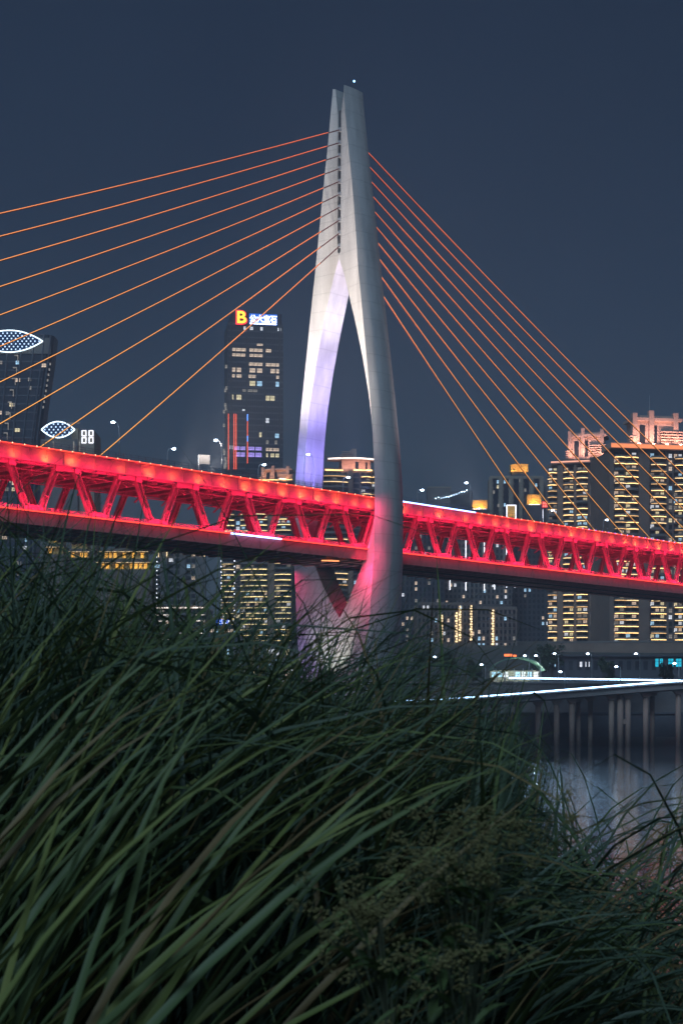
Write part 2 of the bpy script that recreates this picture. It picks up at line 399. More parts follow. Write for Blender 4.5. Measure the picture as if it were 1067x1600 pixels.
# ---- bridge lamps: red washers along the truss and the fascia
RED = (1.0, 0.03, 0.15); HOT = (1.0, 0.30, 0.05)
rl = random.Random(3)
fix = MB(); fix.box(-.25, .25, -.15, .15, -.1, .1); fix.box(-.04, .04, 0.1, 1.2, -.06, .02); fixm = fix.mesh('flood_fixture', M['dark_steel'])
u = U0 + 8
k = 0
while u < U1 - 8:
    if -150 < u < 215:
        lamp('AREA', 'fascia_wash', BR, (u, -12.9, 60.0), (u, -11.4, 62.0), 470 * rl.uniform(.85, 1.15), RED, 15.0, 0.2)
        lamp('AREA', 'truss_wash', BR, (u, -11.1, 50.8), (u, -9.6, 55.5), 1150, RED, 15.0, 0.2)
        lamp('AREA', 'truss_wash', BR, (u, -11.3, 60.2), (u, -9.6, 56.5), 360, RED, 15.0, 0.2)
        lamp('AREA', 'interior_wash', BR, (u, 2.5, 51.2), (u, 3.5, 57.0), 430, RED, 15.0, 0.6)
        lamp('AREA', 'girder_fill', BR, (u, -11.5, 50.3), (u, -10.35, 49.2), 48, RED, 15.0, 0.15)  # added fill strip, stands in for edge light spill on the girder
    u += 16
u = -140.0
while u < 200:
    lamp('SPOT', 'fascia_spot', BR, (u, -12.75, 60.6), (u + .3, -11.4, 62.3), 420 * rl.uniform(.15, 1.9), HOT, 0.12, angle=150, blend=1.0)
    put('flood_fixture', fixm, BR, (u, -12.9, 59.85))
    u += rl.choice([5.3, 6.4, 6.4, 7.5])
# tower floods, with added fills for bounce and red spill
WARM = (1.0, 0.89, 0.80)
for v in (-6, 6):
    lamp('SPOT', 'tower_flood', BR, (-52, v, 64.5), (0, v * .5, 118), 215000, WARM, 0.6, angle=62, blend=.8)
lamp('SPOT', 'tower_flood', BR, (-34, -10.9, 64.5), (0, -10, 100), 50000, WARM, 0.5, angle=75, blend=.9)
lamp('SPOT', 'tower_flood', BR, (40, -10.9, 64.5), (0, -10, 105), 62000, (0.95, 0.86, 0.9), 0.5, angle=70, blend=.9)
VIO = (0.31, 0.25, 1.0)
lamp('SPOT', 'eye_flood', BR, (0, -5.5, 64.2), (0, 12, 84), 40000, VIO, 0.4, angle=80, blend=.9)
lamp('SPOT', 'eye_flood', BR, (0, -7.5, 64.2), (0, 9, 104), 100000, VIO, 0.4, angle=50, blend=.9)
lamp('SPOT', 'eye_flood', BR, (0, -4, 64.2), (0, 3.2, 120), 200000, (0.85, 0.82, 1.0), 0.4, angle=17, blend=.8)  # white spot added for the bounce between the inner faces
lamp('SPOT', 'eye_flood', BR, (-6, 5, 64.2), (-3.3, 14, 84), 9000, VIO, 0.4, angle=80, blend=.9)
lamp('SPOT', 'eye_flood', BR, (1, 6, 64.2), (0, -9, 104), 30000, (1, .9, .85), 0.4, angle=60, blend=.9)
lamp('SPOT', 'base_flood', BR, (-11.5, 1.5, 14), (-3.0, 1.0, 33), 16000, (0.85, 1.0, 0.80), 0.4, angle=65, blend=.9)
lamp('SPOT', 'red_leg_fill', BR, (-11, -12.5, 47.0), (-4, -11.0, 40), 9000, RED, 0.3, angle=110, blend=1)  # red leg lights are added fills for fascia lamp spill
lamp('SPOT', 'red_leg_fill', BR, (-12, -16.0, 60.5), (-4, -14.6, 57), 9000, RED, 0.3, angle=100, blend=1)
lamp('SPOT', 'red_leg_fill', BR, (-12, -15.5, 51.0), (-4, -14.6, 44), 9000, RED, 0.3, angle=110, blend=1)
lamp('SPOT', 'base_flood', BR, (-24, 4, 8), (-3.5, 9, 36), 22000, (0.50, 0.42, 1.0), 0.4, angle=60, blend=1)
lamp('SPOT', 'red_leg_fill', BR, (-9.5, 17.0, 47.2), (-3, 14.6, 38), 5000, RED, 0.3, angle=110, blend=1)
mb = MB(); mb.box(-.3, .3, -2.2, 2.2, -.12, .12)
mb.build('underdeck_lamp', emat('amber_underdeck', (1, .35, .12), 2.0), BR, (-14, -7.5, 47.1), R(60))

# ---- stay cables: ten each way in one central plane
for side in (-1, 1):
    for i in range(10):
        za = zy(203) - (zy(203) - zy(384)) * i / 9 + (0 if side < 0 else -1.0)
        A = Vector((side * 2.9, 0, za)); B = Vector((side * (81.5 + 16 * (9 - i)), 0, 63.0))
        L = (B - A).length; sag = L * L * 0.00004
        pts = []
        for t in range(13):
            t /= 12; p = A.lerp(B, t); p.z -= 4 * sag * t * (1 - t); pts.append(p)
        b = MB(); b.tube(pts, 0.14, 6); c = b.build('stay_cable', M['cable'], BR, smooth=True)
        start = (4.8 + 4.5 * i / 9) / L if side < 0 else 0.02
        q = []
        for t in range(13):
            t = start + (1 - start) * t / 12; p = A.lerp(B, t); p.z -= 4 * sag * t * (1 - t); q.append(p + Vector((0, -0.13, 0.13)))
        b = MB(); b.tube(q, 0.082, 6); b.build('light_strip', M['cable_led'], c)
        b = MB(); b.box(-.9, .9, -.42, .42, -.5, .5)
        b.build('anchor_box', M['pole'], BR, (side * 2.3, 0, za))
        b = MB(); b.tube([B + (A - B).normalized() * 2.4, B], 0.32, 8); b.build('anchor_pipe', M['dark_steel'], BR)

# ------------------------------------------------------------------ street lamps on the deck
def bridge_pt(px, v, z):
    """deck point on the line v that shows in photo column px"""
    c, s = math.cos(R(45.97)), math.sin(R(45.97)); k = (px - CX) / F
    x0, y0 = 1.6 - s * v, 388 + c * v
    u = (k * y0 - x0) / (c - k * s)
    return Vector((x0 + c * u, y0 + s * u, z))
def street_lamp(loc, h, arm, az, label, r=0.13, head=0.5, group=None):
    t = thing('street_lamp', label, 'street lamp', loc, az, group)
    b = MB(); pts = [(0, 0, 0), (0, 0, h * .8), (arm * .12, 0, h * .93), (arm * .45, 0, h * .99), (arm, 0, h)]
    b.tube(pts, [r * 1.3, r, r * .8, r * .7, r * .6], 6); b.tube([(0, 0, 0), (0, 0, .5)], r * 2, 8); b.build('pole', M['pole'], t, smooth=True)
    b = MB(); b.box(arm - .1, arm + .75, -.2, .2, h - .06, h + .12); b.build('lamp_housing', M['pole'], t)
    b = MB(); b.dome((arm + .35, 0, h - .1), head, .55, 8, 5); b.build('lamp_lens', M['white_lamp'], t, smooth=True)
    return t
G = 'street lamps on the upper deck of the bridge'
for px, v, pyh, az, lab in [
    (187, 9.5, 661, 230, 'tall thin lamp post on the deck between the two lowest cables at left'),
    (262, 9.5, 699, 46, 'lamp post with bright white head on the deck left of the road sign'),
    (347, 9.5, 689, 226, 'lamp post on the deck left of the office tower with its arm to the left'),
    (404, 9.5, 724, 46, 'short looking lamp post in front of the copper lit roof'),
    (490, 9.5, 711, 226, 'slim lamp post standing against the violet tower leg'),
    (536, 9.5, 744, 46, 'bright lamp post seen through the eye of the tower'),
    (652, 9.5, 764, 46, 'lamp post on the deck just right of the concrete tower'),
    (735, 9.5, 755, 226, 'lamp post with arm to the left above the end of the blue tube'),
    (857, 9.5, 796, 46, 'lamp post on the deck below the small red sign'),
    (942, 9.5, 811, 46, 'rightmost lit lamp post on the deck between the amber cables')]:
    base = bridge_pt(px, v, 62.95)
    top = P(px, pyh, base.y).z
    street_lamp(base, max(6.0, top - 62.95), 1.6, R(az), lab, group=G)
# road sign on the deck
bp = bridge_pt(311, 9.8, 62.9)
t = thing('road_sign', 'plain grey road sign board on a post above the bridge deck', 'road sign', bp, R(10))
hs = P(311, 711, bp.y).z - 62.9; s_ = bp.y / F
b = MB(); b.tube([(0, 0, 0), (0, 0, hs)], .15, 6); b.build('post', M['pole'], t)
b = MB(); b.box(.2, 17*s_, -.08, 0, hs - 14*s_, hs); b.box(.15, 17*s_ + .05, -.1, -.08, hs - .05, hs + .05); b.box(.15, 17*s_ + .05, -.1, -.08, hs - 14*s_ - .05, hs - 14*s_ + .05)
b.build('sign_board', mat('sign_back_grey', (.06, .058, .06), .7, .1), t)

# ------------------------------------------------------------------ the far bank and the city
M['glass'] = mat('dark_window_glass', (0.02, 0.028, 0.04), 0.12, 0.3, 0.3)
M['wall_brown'] = mat('brown_render_wall', (0.20, 0.16, 0.14), 0.85, 0.2, 0.15, 0.2)
M['wall_dark'] = mat('dark_grey_wall', (0.085, 0.09, 0.105), 0.8, 0.2, 0.15, 0.2)
M['wall_grey'] = mat('grey_tile_wall', (0.19, 0.18, 0.175), 0.8, 0.2, 0.15, 0.2)
M['wall_beige'] = mat('beige_stone_wall', (0.34, 0.29, 0.23), 0.8, 0.15, 0.15, 0.2)
M['pier'] = mat('tan_pier_wall', (0.26, 0.19, 0.15), 0.85, 0.2, 0.2, 0.2)
M['crown'] = mat('pink_stone_crown', (0.50, 0.36, 0.31), 0.8, 0.15, 0.2, 0.2)
M['gold'] = mat('ochre_painted_wall', (0.62, 0.42, 0.14), 0.7, 0.2, 0.3, 0.2)
M['office'] = mat('office_curtain_wall', (0.045, 0.055, 0.075), 0.35, 0.25, 0.12)
M['mullion'] = mat('office_mullion', (0.13, 0.14, 0.17), 0.5, 0.2, 0.5)
WIN = {'warm': emat('lit_window_warm', (1.0, 0.74, 0.54), 0.8, .5, .5), 'white': emat('lit_window_white', (0.9, 0.93, 1.0), 0.95, .5, .5),
       'cool': emat('lit_window_cool', (0.45, 0.75, 1.0), 1.0, .5, .5), 'yellow': emat('lit_window_yellow', (1.0, 0.84, 0.50), 0.85, .5, .5),
       'violet': emat('lit_window_violet', (0.48, 0.36, 1.0), 1.0, .5, .5), 'teal': emat('lit_window_teal', (0.02, 0.62, 0.85), 0.9, .4, .4),
       'dim': emat('lit_window_dim', (0.7, 0.6, 0.5), 0.3, .5, .5), 'gold': emat('lit_window_gold', (1.0, 0.5, 0.08), 1.6, .5, .6)}
LED = {'warm': [emat('balcony_light_a', (1.0, 0.60, 0.22), 3.4, .35, .25), emat('balcony_light_b', (1.0, 0.66, 0.30), 2.2, .4, .25), emat('balcony_light_c', (1.0, 0.55, 0.2), 1.2, .5, .25)],
       'yellow': [emat('balcony_light_d', (1.0, 0.74, 0.30), 2.8, .35, .25), emat('balcony_light_e', (1.0, 0.78, 0.36), 1.8, .4, .25), emat('balcony_light_f', (1.0, 0.7, 0.3), 1.0, .5, .25)],
       'white': [emat('balcony_light_g', (1.0, 0.85, 0.75), 2.4, .35, .25), emat('balcony_light_h', (0.95, 0.85, 0.85), 0.9, .4, .25), emat('balcony_light_i', (1.0, 0.8, 0.7), 0.5, .5, .25)]}
M['line_white'] = emat('white_line_light', (0.85, 0.88, 1.0), 3.0)
M['line_gold'] = emat('gold_line_light', (1.0, 0.72, 0.38), 2.2, .5, .4)
M['line_red'] = emat('red_line_light', (1.0, 0.12, 0.06), 2.2)
M['line_blue'] = emat('blue_line_light', (0.12, 0.32, 1.0), 3.0)
M['bank_led'] = emat('bank_edge_light', (0.40, 0.66, 1.0), 9.0, .25, .15)
rc = random.Random(21)
_wc = {}
def window(t, x, z, w, h, kind, y=0.0, name='lit_window', nx=2, nz=2, part=None):
    key = (round(w, 1), round(h, 1), kind, nx, nz)
    if key not in _wc:
        b = MB(); g = min(.14, w * .08)
        for i in range(nx):
            for j in range(nz):
                b.box(-w/2 + w*i/nx + g/2, -w/2 + w*(i+1)/nx - g/2, -.09, 0, -h/2 + h*j/nz + g/2, -h/2 + h*(j+1)/nz - g/2)
        _wc[key] = b.mesh(name, WIN[kind])
    return put(name, _wc[key], t, (x, y - .02, z))

class Bld:
    def __init__(s, name, label, px0, px1, pyt, Y, yaw=0.0, pyb=None, cat='building', D=20, group=None):
        s.s = Y / F; s.Y = Y; s.pc = (px0 + px1) / 2; s.yaw = R(yaw)
        s.W = (px1 - px0) * s.s / math.cos(s.yaw); s.D = D
        s.zb = far_z(Y) - 3 if pyb is None else P(0, pyb, Y).z
        s.zt = P(0, pyt, Y).z; s.H = s.zt - s.zb
        p = P(s.pc, 0, Y); s.t = thing(name, label, cat, (p.x, Y, s.zb), s.yaw, group)
    def x(s, px): return (px - s.pc) * s.s / math.cos(s.yaw)
    def z(s, py): return P(0, py, s.Y).z - s.zb
    def part(s, name, m, *boxes, **kw):
        b = MB()
        for q in boxes: b.box(*q)
        return b.build(name, m, s.t, **kw)
    def win(s, px0, px1, py0, py1, kind, y=0.0, **kw):
        return window(s.t, (s.x(px0) + s.x(px1)) / 2, (s.z(py0) + s.z(py1)) / 2, abs(s.x(px1) - s.x(px0)), abs(s.z(py0) - s.z(py1)), kind, y, **kw)

_bc = {}
def balcony_meshes(w, bow, led):
    key = (round(w, 2), bow, led)
    if key not in _bc:
        n = 6; front = [(-w/2 + w*i/n, -1.0 - bow * (1 - (2*i/n - 1)**2)) for i in range(n + 1)]
        b = MB(); b.slab(front + [(w/2, 1.3), (-w/2, 1.3)], -.2, 0)
        f2 = front + [(x, y + .14) for x, y in front[::-1]]
        b.slab(f2, 0, .95)
        sl = b.mesh('balcony', M['wall_grey'])
        fr = [(x, y - .16) for x, y in front] + [(x, y - .02) for x, y in front[::-1]]
        ls = []
        for m in LED[led]:
            b = MB(); b.slab(fr, -.30, .02); ls.append(b.mesh('light_strip', m))
        _bc[key] = (sl, ls)
    return _bc[key]

def res_tower(B, bays, fh, py_vis, led='warm', wall='wall_brown', pier='pier', lit=0.16, bow=1.0, dark=0.12):
    """apartment tower: core, piers, one balcony per floor and bay with its lit edge, windows behind"""
    t, W, H = B.t, B.W, B.H
    B.part('wall', M[wall], (-W/2, W/2, 1.3, B.D, 0, H))
    B.part('parapet', M[wall], (-W/2 - .3, W/2 + .3, 1.0, 1.29, H - .1, H + 1.2), (-W/2 - .3, W/2 + .3, B.D + .01, B.D + .3, H - .1, H + 1.2))
    gl = MB(); zmin = B.z(py_vis)
    for (a, b_, kind) in bays:
        x0, x1 = B.x(a), B.x(b_); xc, w = (x0 + x1)/2, x1 - x0
        if kind in ('pier', 'litpier'):
            B.part('pier', M[pier], (x0, x1, -.2, 1.29, 0, H + .6)); continue
        z = H - fh
        k = 0
        while z > zmin:
            nw = max(1, int(round(w / 2.6)))
            for i in range(nw):
                wx = x0 + w * (i + .5) / nw
                if rc.random() < lit:
                    kd = rc.choices(['warm', 'white', 'cool', 'dim', 'yellow'], [3, 2, 2, 3, 2])[0]
                    window(t, wx, z + 1.55, w / nw * .72, 1.9, kd, 1.28)
                else: gl.box(wx - w/nw*.4, wx + w/nw*.4, 1.22, 1.295, z + .35, z + 2.5)
            if kind == 'balcony':
                sl, ls = balcony_meshes(w, bow, led)
                o = put('balcony', sl, t, (xc, .35, z))
                if rc.random() > dark: put('light_strip', ls[rc.choices([0, 1, 2], [5, 3, 2])[0]], o)
            z -= fh; k += 1
    gl.build('dark_window_band', M['glass'], t, kind='stuff')

def crown_block(B, px0, px1, pyb, pyt, lights=2, col=(1, .55, .42), e=9000, slots=True):
    """stepped pink roof pavilion with fins, louvre rings and an overhanging cap"""
    x0, x1, z0, z1 = B.x(px0), B.x(px1), B.z(pyb), B.z(pyt); w = x1 - x0; h = z1 - z0; t = B.t
    B.part('crown_body', M['crown'], (x0 + w*.12, x1 - w*.12, 3.5, 14, z0, z0 + h*.72))
    B.part('crown_cap', M['crown'], (x0 + w*.06, x1 - w*.04, 2.4, 15, z0 + h*.72, z0 + h*.80), (x0 + w*.2, x1 - w*.1, 3.2, 14.5, z0 + h*.80, z0 + h*.87))
    for fx, fh_ in ((.10, .92), (.40, 1.0), (.84, .95)):
        B.part('crown_fin', M['crown'], (x0 + w*fx - w*.04, x0 + w*fx + w*.045, 2.2, 5.0, z0, z0 + h*fh_))
    for k in range(6):
        B.part('louvre', M['crown'], (x0 + w*.56, x1, 1.6, 3.4, z0 + h*(.03 + .075*k), z0 + h*(.06 + .075*k)))
        if k < 4: B.part('louvre', M['crown'], (x0, x0 + w*.16, 1.6, 3.4, z0 + h*(.03 + .075*k), z0 + h*(.06 + .075*k)))
    if slots:
        B.part('crown_window', M['glass'], (x0 + w*.2, x0 + w*.30, 3.38, 3.5, z0 + h*.08, z0 + h*.6), (x0 + w*.45, x0 + w*.52, 3.38, 3.5, z0 + h*.08, z0 + h*.6))
    for k in range(lights):
        lx = x0 + w * (k + .5) / lights
        lamp('SPOT', 'crown_flood', t, (lx, -3.0, z0 + .6), (lx, 4.0, z0 + h*.55), e, col, .3, angle=120, blend=1)

# ---- curved office tower with a lens of lights (far left)
def lens(B, pcx, pcy, hw, hh, y=-0.6, n=34):
    cx, cz, a, b_ = B.x(pcx), B.z(pcy), hw * B.s, hh * B.s
    top = [(cx + a*(2*i/n - 1), cz + b_*(1 - (2*i/n - 1)**2)) for i in range(n + 1)]
    bot = [(cx + a*(2*i/n - 1), cz - b_*(1 - (2*i/n - 1)**2)) for i in range(n + 1)]
    m = MB(); m.prism([p for p in bot] + top[::-1][1:-1], y, y + .5); sc = m.build('lens_screen', mat('lens_glass', (.02, .06, .16), .6, .2), B.t)
    for ln in (top, bot):
        m = MB(); m.tube([(x, y - .15, z) for x, z in ln], .28, 6); m.build('lens_rim', emat('lens_rim_light', (.72, .9, 1.0), 3.0), B.t)
    m = MB(); st = 1.75
    for i in range(-60, 61):
        for j in range(-30, 31):
            x = (i + (j % 2) * .5) * st * 1.15; z = j * st * .72
            if abs(x) < a and abs(z) < b_ * (1 - (x/a)**2) - .4: m.box(cx + x - .3, cx + x + .3, y - .2, y - .01, cz + z - .3, cz + z + .3)
    m.build('light_lattice', emat('lattice_light', (.55, .75, 1.0), 2.0), sc, kind='stuff')
B = Bld('office_tower', 'dark curved office tower topped by a wide lens of white lattice lights', -74, 84, 523, 720, 0, D=30)
rows = []
EDGE = [(523, 84), (560, 80), (600, 74), (640, 68), (690, 62), (780, 57), (900, 55), (1010, 54)]
for py, xr in EDGE:
    z = B.z(py); xl = B.x(-74); r = B.x(xr); rows.append([(xl, 0, z), (r - 2.5, 0, z), (r, 2.5, z), (r, 12, z), (xl, 12, z)])
m_ = MB(); m_.loft(rows[::-1]); m_.build('wall', M['office'], B.t)
for fr_ in (-40, 14, 36, 55, 70, 80):
    m_ = MB()
    m_.tube([(B.x(-74 + (xr + 74) * (fr_ + 74) / 158), -.25, B.z(py)) for py, xr in EDGE], .45, 4); m_.build('fin', M['mullion'], B.t)
m_ = MB(); py = 552
while py < 1000:
    xr = lerp_table(EDGE, py); z = B.z(py); m_.box(B.x(-74), B.x(xr) - 2.6, -.16, -.01, z - .3, z + .3); py += 13.2
m_.build('floor_band', M['mullion'], B.t)
B.part('top_frame', M['wall_grey'], (B.x(-60), B.x(80), -.35, -.01, B.z(553), B.z(528)))
lens(B, 16, 534, 52, 17, -.95)
st = [(27, 556), (25, 575), (23, 592), (20, 610), (17, 629), (15, 646), (12, 662), (10.5, 677)]
for a, c in st:
    B.part('stair_light', WIN['dim'], (B.x(a - 3.5), B.x(a + 2.5), -.9, -.5, B.z(c) - .2, B.z(c) + .3), (B.x(a + 1.5), B.x(a + 2.5), -.9, -.5, B.z(c + 10), B.z(c) - .2))
for a, c, k in [(28.5, 594, 'warm'), (69, 571, 'warm'), (28, 672, 'yellow'), (2, 645, 'warm'), (23, 755, 'warm'), (8, 840, 'warm'), (40, 856, 'white'), (30, 880, 'dim')]:
    B.win(a - 4, a + 4, c - 3, c + 3, k, -.2)
for _ in range(34):
    c = 560 + 13.2*rc.randint(0, 27) + 6.6; xr = lerp_table(EDGE, c); a = rc.uniform(-10, xr - 12); B.win(a - 2.6, a + 2.6, c - 3, c + 3, rc.choice(['dim', 'dim', 'warm', 'yellow', 'cool']), -.2)
for i in range(9): B.win(78 - i*1.35, 80.5 - i*1.35, 567 + i*8.4, 571 + i*8.4, 'dim', -.25, nx=1, nz=1)

B = Bld('office_block', 'low block with a small lens of white lattice lights and square lit frames', 64, 147, 684, 690, 0, D=22)
B.part('wall', M['wall_grey'], (B.x(64), B.x(122), 0, 22, 0, B.z(686)))
B.part('side_wing', M['wall_beige'], (B.x(122.1), B.x(147), 1.5, 20, 0, B.z(672)), (B.x(112), B.x(121.9), .6, 20, B.z(685.8), B.z(668)))
B.part('roof_blade', M['crown'], (B.x(104), B.x(126), -1.4, -.9, B.z(663), B.z(660.5)))
lens(B, 92, 672, 26, 12.5, -.95)
for a in (131, 142):
    for c in (676, 687):
        q = .7
        B.part('lit_frame', M['line_white'], (B.x(a-3.5), B.x(a+3.5), 1.2, 1.48, B.z(c-4.6)-.3, B.z(c-4.6)), (B.x(a-3.5), B.x(a+3.5), 1.2, 1.48, B.z(c+4.6), B.z(c+4.6)+.3),
               (B.x(a-3.5), B.x(a-3.5)+.3, 1.2, 1.48, B.z(c+4.6)+.31, B.z(c-4.6)-.31), (B.x(a+3.5)-.3, B.x(a+3.5), 1.2, 1.48, B.z(c+4.6)+.31, B.z(c-4.6)-.31))
for a in (83, 115, 124): B.part('lit_strip', WIN['dim'], (B.x(a), B.x(a) + .5, -.2, -.02, B.z(705), B.z(690)))

# ---- office tower with the red and blue rooftop sign
B = Bld('office_tower', 'tall dark office tower with glowing rooftop letters and scattered lit windows', 357, 442, 505, 900, 9, D=26)
W, H = B.W, B.H
B.part('wall', M['office'], (-W/2, W/2, 0, B.D, 0, H))
B.part('roof_screen', M['office'], (-W/2 + 2, W/2 - .6, .4, .8, H, B.z(489)), (-W/2 + 2, -W/2 + 2.4, .81, B.D - 2, H, B.z(489)), (W/2 - 1.0, W/2 - .6, .81, B.D - 2, H, B.z(489)))
m_ = MB(); z = 2
while z < H: m_.box(-W/2 - .1, W/2 + .1, -.16, -.01, z - .45, z + .45); m_.box(-W/2 - .16, -W/2 - .01, .01, B.D, z - .45, z + .45); z += 3.7
m_.build('spandrel_band', M['mullion'], B.t)
m_ = MB(); x = -W/2
while x <= W/2 + .1: m_.box(x - .1, x + .1, -.22, -.165, 0, H); x += W / 30
m_.build('mullion', M['mullion'], B.t, kind='stuff')
for px in (362, 385.5, 414, 437):
    B.part('corner_pier', M['wall_dark'], (B.x(px) - .5, B.x(px) + .5, -.45, -.225, 0, H))
def cr(x): return 300 + .2187 * x
def cy(y): return 450 + .2187 * y
LW = [(290, [(370, 388), (415, 440), (488, 508), (610, 638)], 'white', 24), (405, [(463, 508)], 'warm', 16), (445, [(280, 393), (410, 507), (525, 567)], 'warm', 24),
      (483, [(280, 385), (412, 507)], 'warm', 22), (545, [(408, 507), (525, 635)], 'warm', 24), (590, [(282, 315), (322, 355), (412, 455), (465, 505), (560, 595), (600, 635)], 'warm', 32),
      (633, [(278, 312), (320, 358), (405, 458), (600, 635)], 'warm', 24), (683, [(412, 455)], 'yellow', 36), (683, [(465, 503), (597, 635)], 'cool', 36), (735, [(400, 470), (362, 388)], 'dim', 20),
      (785, [(277, 302), (320, 357), (525, 558), (560, 592)], 'yellow', 36), (875, [(360, 382)], 'white', 14), (945, [(522, 552)], 'white', 36), (1048, [(480, 500)], 'yellow', 36),
      (1052, [(592, 632)], 'cool', 32), (1100, [(528, 550), (590, 610)], 'dim', 28), (1143, [(272, 297)], 'white', 26), (1148, [(305, 345), (348, 385), (402, 450), (453, 500)], 'violet', 26),
      (1152, [(522, 575), (578, 630)], 'warm', 24), (1193, [(315, 347), (349, 382), (402, 450), (453, 500)], 'violet', 32), (1193, [(530, 545), (560, 590), (595, 625)], 'yellow', 28)]
for y, runs, kd, h in LW:
    for a, b_ in runs:
        n = max(1, round((b_ - a) / 34))
        for i in range(n): B.win(cr(a + (b_-a)*i/n), cr(a + (b_-a)*(i+1)/n) - .5, cy(y + h/2), cy(y - h/2), kd, -.18, nx=3 if (b_-a)/n > 24 else 2)
for i in range(16):
    window(B.t, 0, 0, 2.2, 2.2, 'dim', nx=1, nz=2).location = (-W/2 - .2, rc.uniform(3, 23), H - rc.uniform(20, 90))
for x, y0, y1 in ((263, 905, 1305), (303, 905, 1300), (317, 905, 1300), (397, 955, 1255)):
    B.part('red_light_line', M['line_red'], (B.x(cr(x)) - .16, B.x(cr(x)) + .16, -.75, -.46, B.z(cy(y1)), B.z(cy(y0))))
for x, y0, y1 in ((397, 905, 953), (397.5, 1060, 1100)):
    B.part('blue_light_line', M['line_blue'], (B.x(cr(x)) - .22, B.x(cr(x)) + .22, -.85, -.755, B.z(cy(y1)), B.z(cy(y0))))
def text_mesh(s, size, depth, m, name):
    c = bpy.data.curves.new(name, 'FONT'); c.body = s; c.size = size; c.extrude = depth; c.align_x = 'LEFT'; c.resolution_u = 3
    c.offset = 0.02 * size
    o = bpy.data.objects.new(name, c); COL.objects.link(o)
    bpy.context.view_layer.update()
    me = bpy.data.meshes.new_from_object(o.evaluated_get(bpy.context.evaluated_depsgraph_get()))
    bpy.data.objects.remove(o); me.materials.clear(); me.materials.append(m); return me
def fit(me, parent, name, x0, x1, z0, z1, y):
    vs = [v.co for v in me.vertices]; ax, bx = min(v.x for v in vs), max(v.x for v in vs); ay, by = min(v.y for v in vs), max(v.y for v in vs)
    o = put(name, me, parent); sx, sz = (x1-x0)/(bx-ax), (z1-z0)/(by-ay)
    o.rotation_euler = (R(90), 0, 0); o.scale = (sx, sz, 1); o.location = (x0 - ax*sx, y, z0 - ay*sz); return o
sg = B.part('rooftop_sign', M['dark_steel'], (B.x(369), B.x(434), -.3, .0, B.z(507.5), B.z(506.5)), (B.x(371), B.x(433), -.3, .0, B.z(489.5), B.z(488.8)))
fit(text_mesh('B', 10, .3, emat('sign_red_glow', (1, .04, .05), 2.6), 'letter'), sg, 'letter_halo', B.x(369.0), B.x(386.6), B.z(508.3), B.z(486.3), -.75)
fit(text_mesh('B', 10, .3, emat('sign_yellow', (1, .72, .06), 2.0), 'letter'), sg, 'letter', B.x(370.8), B.x(385), B.z(506.6), B.z(488), -1.35)
m_ = MB(); m_.box(B.x(389.5), B.x(433), -.7, -.35, B.z(507.6), B.z(490.5)); m_.build('sign_board', emat('sign_blue_glow', (.03, .17, .75), 0.9, .3, .2), sg)
fit(text_mesh('公大宝石', 6, .25, emat('sign_white', (.9, .95, 1), 4.0), 'lettering'), sg, 'lettering', B.x(390.3), B.x(432), B.z(504.0), B.z(492.4), -1.0)
m_ = MB(); m_.box(B.x(390.5), B.x(431.5), -1.05, -.75, B.z(507.0), B.z(505.2)); m_.build('underline', bpy.data.materials['sign_white'], sg)

# ---- apartment towers behind the bridge, left and middle
B = Bld('apartment_tower', 'apartment tower with copper lit roof and yellow balcony lights left of the concrete tower', 345, 456, 752, 830, -8, D=24)
res_tower(B, [(346, 366, 'balcony'), (367, 375, 'window'), (376, 418, 'balcony'), (419, 429, 'pier'), (430, 455, 'balcony')], 3.0, 1015, 'yellow', lit=.22, bow=1.6)
crown_block(B, 404, 457, 752, 727, 2, (1, .5, .28), 3000)
for px in (346, 367): B.part('bead_column', M['line_white'], *[(B.x(px) - .25, B.x(px) + .25, -1.6, -1.2, B.z(860 + 8.6*k), B.z(858.4 + 8.6*k)) for k in range(13)])
B.part('lit_roof_edge', LED['warm'][0], (B.x(402), B.x(457), -.3, .2, B.z(751), B.z(749.8)), (B.x(345), B.x(396), -.3, .2, B.z(753), B.z(752.2)))

B = Bld('apartment_tower', 'apartment tower with a curved copper lit roof seen through the eye of the concrete tower', 503, 604, 736, 800, 10, D=24)
res_tower(B, [(504, 543, 'balcony'), (544, 551, 'pier'), (552, 563, 'window'), (564, 580, 'balcony'), (581, 603, 'balcony')], 3.0, 960, 'warm', lit=.13, bow=1.6, dark=.3)
n = 10; arc = [(B.x(514 + 84*i/n), 3 - 4.5*math.sin(math.pi*i/n)) for i in range(n + 1)]
m_ = MB(); m_.slab(arc + [(arc[-1][0], 9), (arc[0][0], 9)], B.z(718), B.z(715)); m_.build('roof_canopy', M['crown'], B.t)
m_ = MB(); m_.slab([(x, y - .3) for x, y in arc] + [(x, y - .02) for x, y in arc[::-1]], B.z(717.6), B.z(715.4)); m_.build('lit_roof_edge', LED['white'][0], B.t)
B.part('roof_pavilion', M['crown'], (B.x(535), B.x(580), 2, 12, B.H, B.z(718.2)))
B.part('stair_head', M['crown'], (B.x(537), B.x(552), 4, 12, B.z(715), B.z(706)), (B.x(552.1), B.x(559), 4, 12, B.z(715), B.z(699)))
for k in range(3): B.part('louvre', M['crown'], (B.x(536), B.x(552.5), 3.4, 3.98, B.z(711 - 3*k), B.z(709.6 - 3*k)))
B.part('pavilion_window', M['glass'], (B.x(556), B.x(561), 1.9, 1.99, B.z(732), B.z(721)), (B.x(572), B.x(575), 1.9, 1.99, B.z(732), B.z(721)))
for k in (540, 557, 574): lamp('SPOT', 'crown_flood', B.t, (B.x(k), -3.2, B.H + .6), (B.x(k), 3, B.z(724)), 2600, (1, .5, .36), .3, angle=120, blend=1)
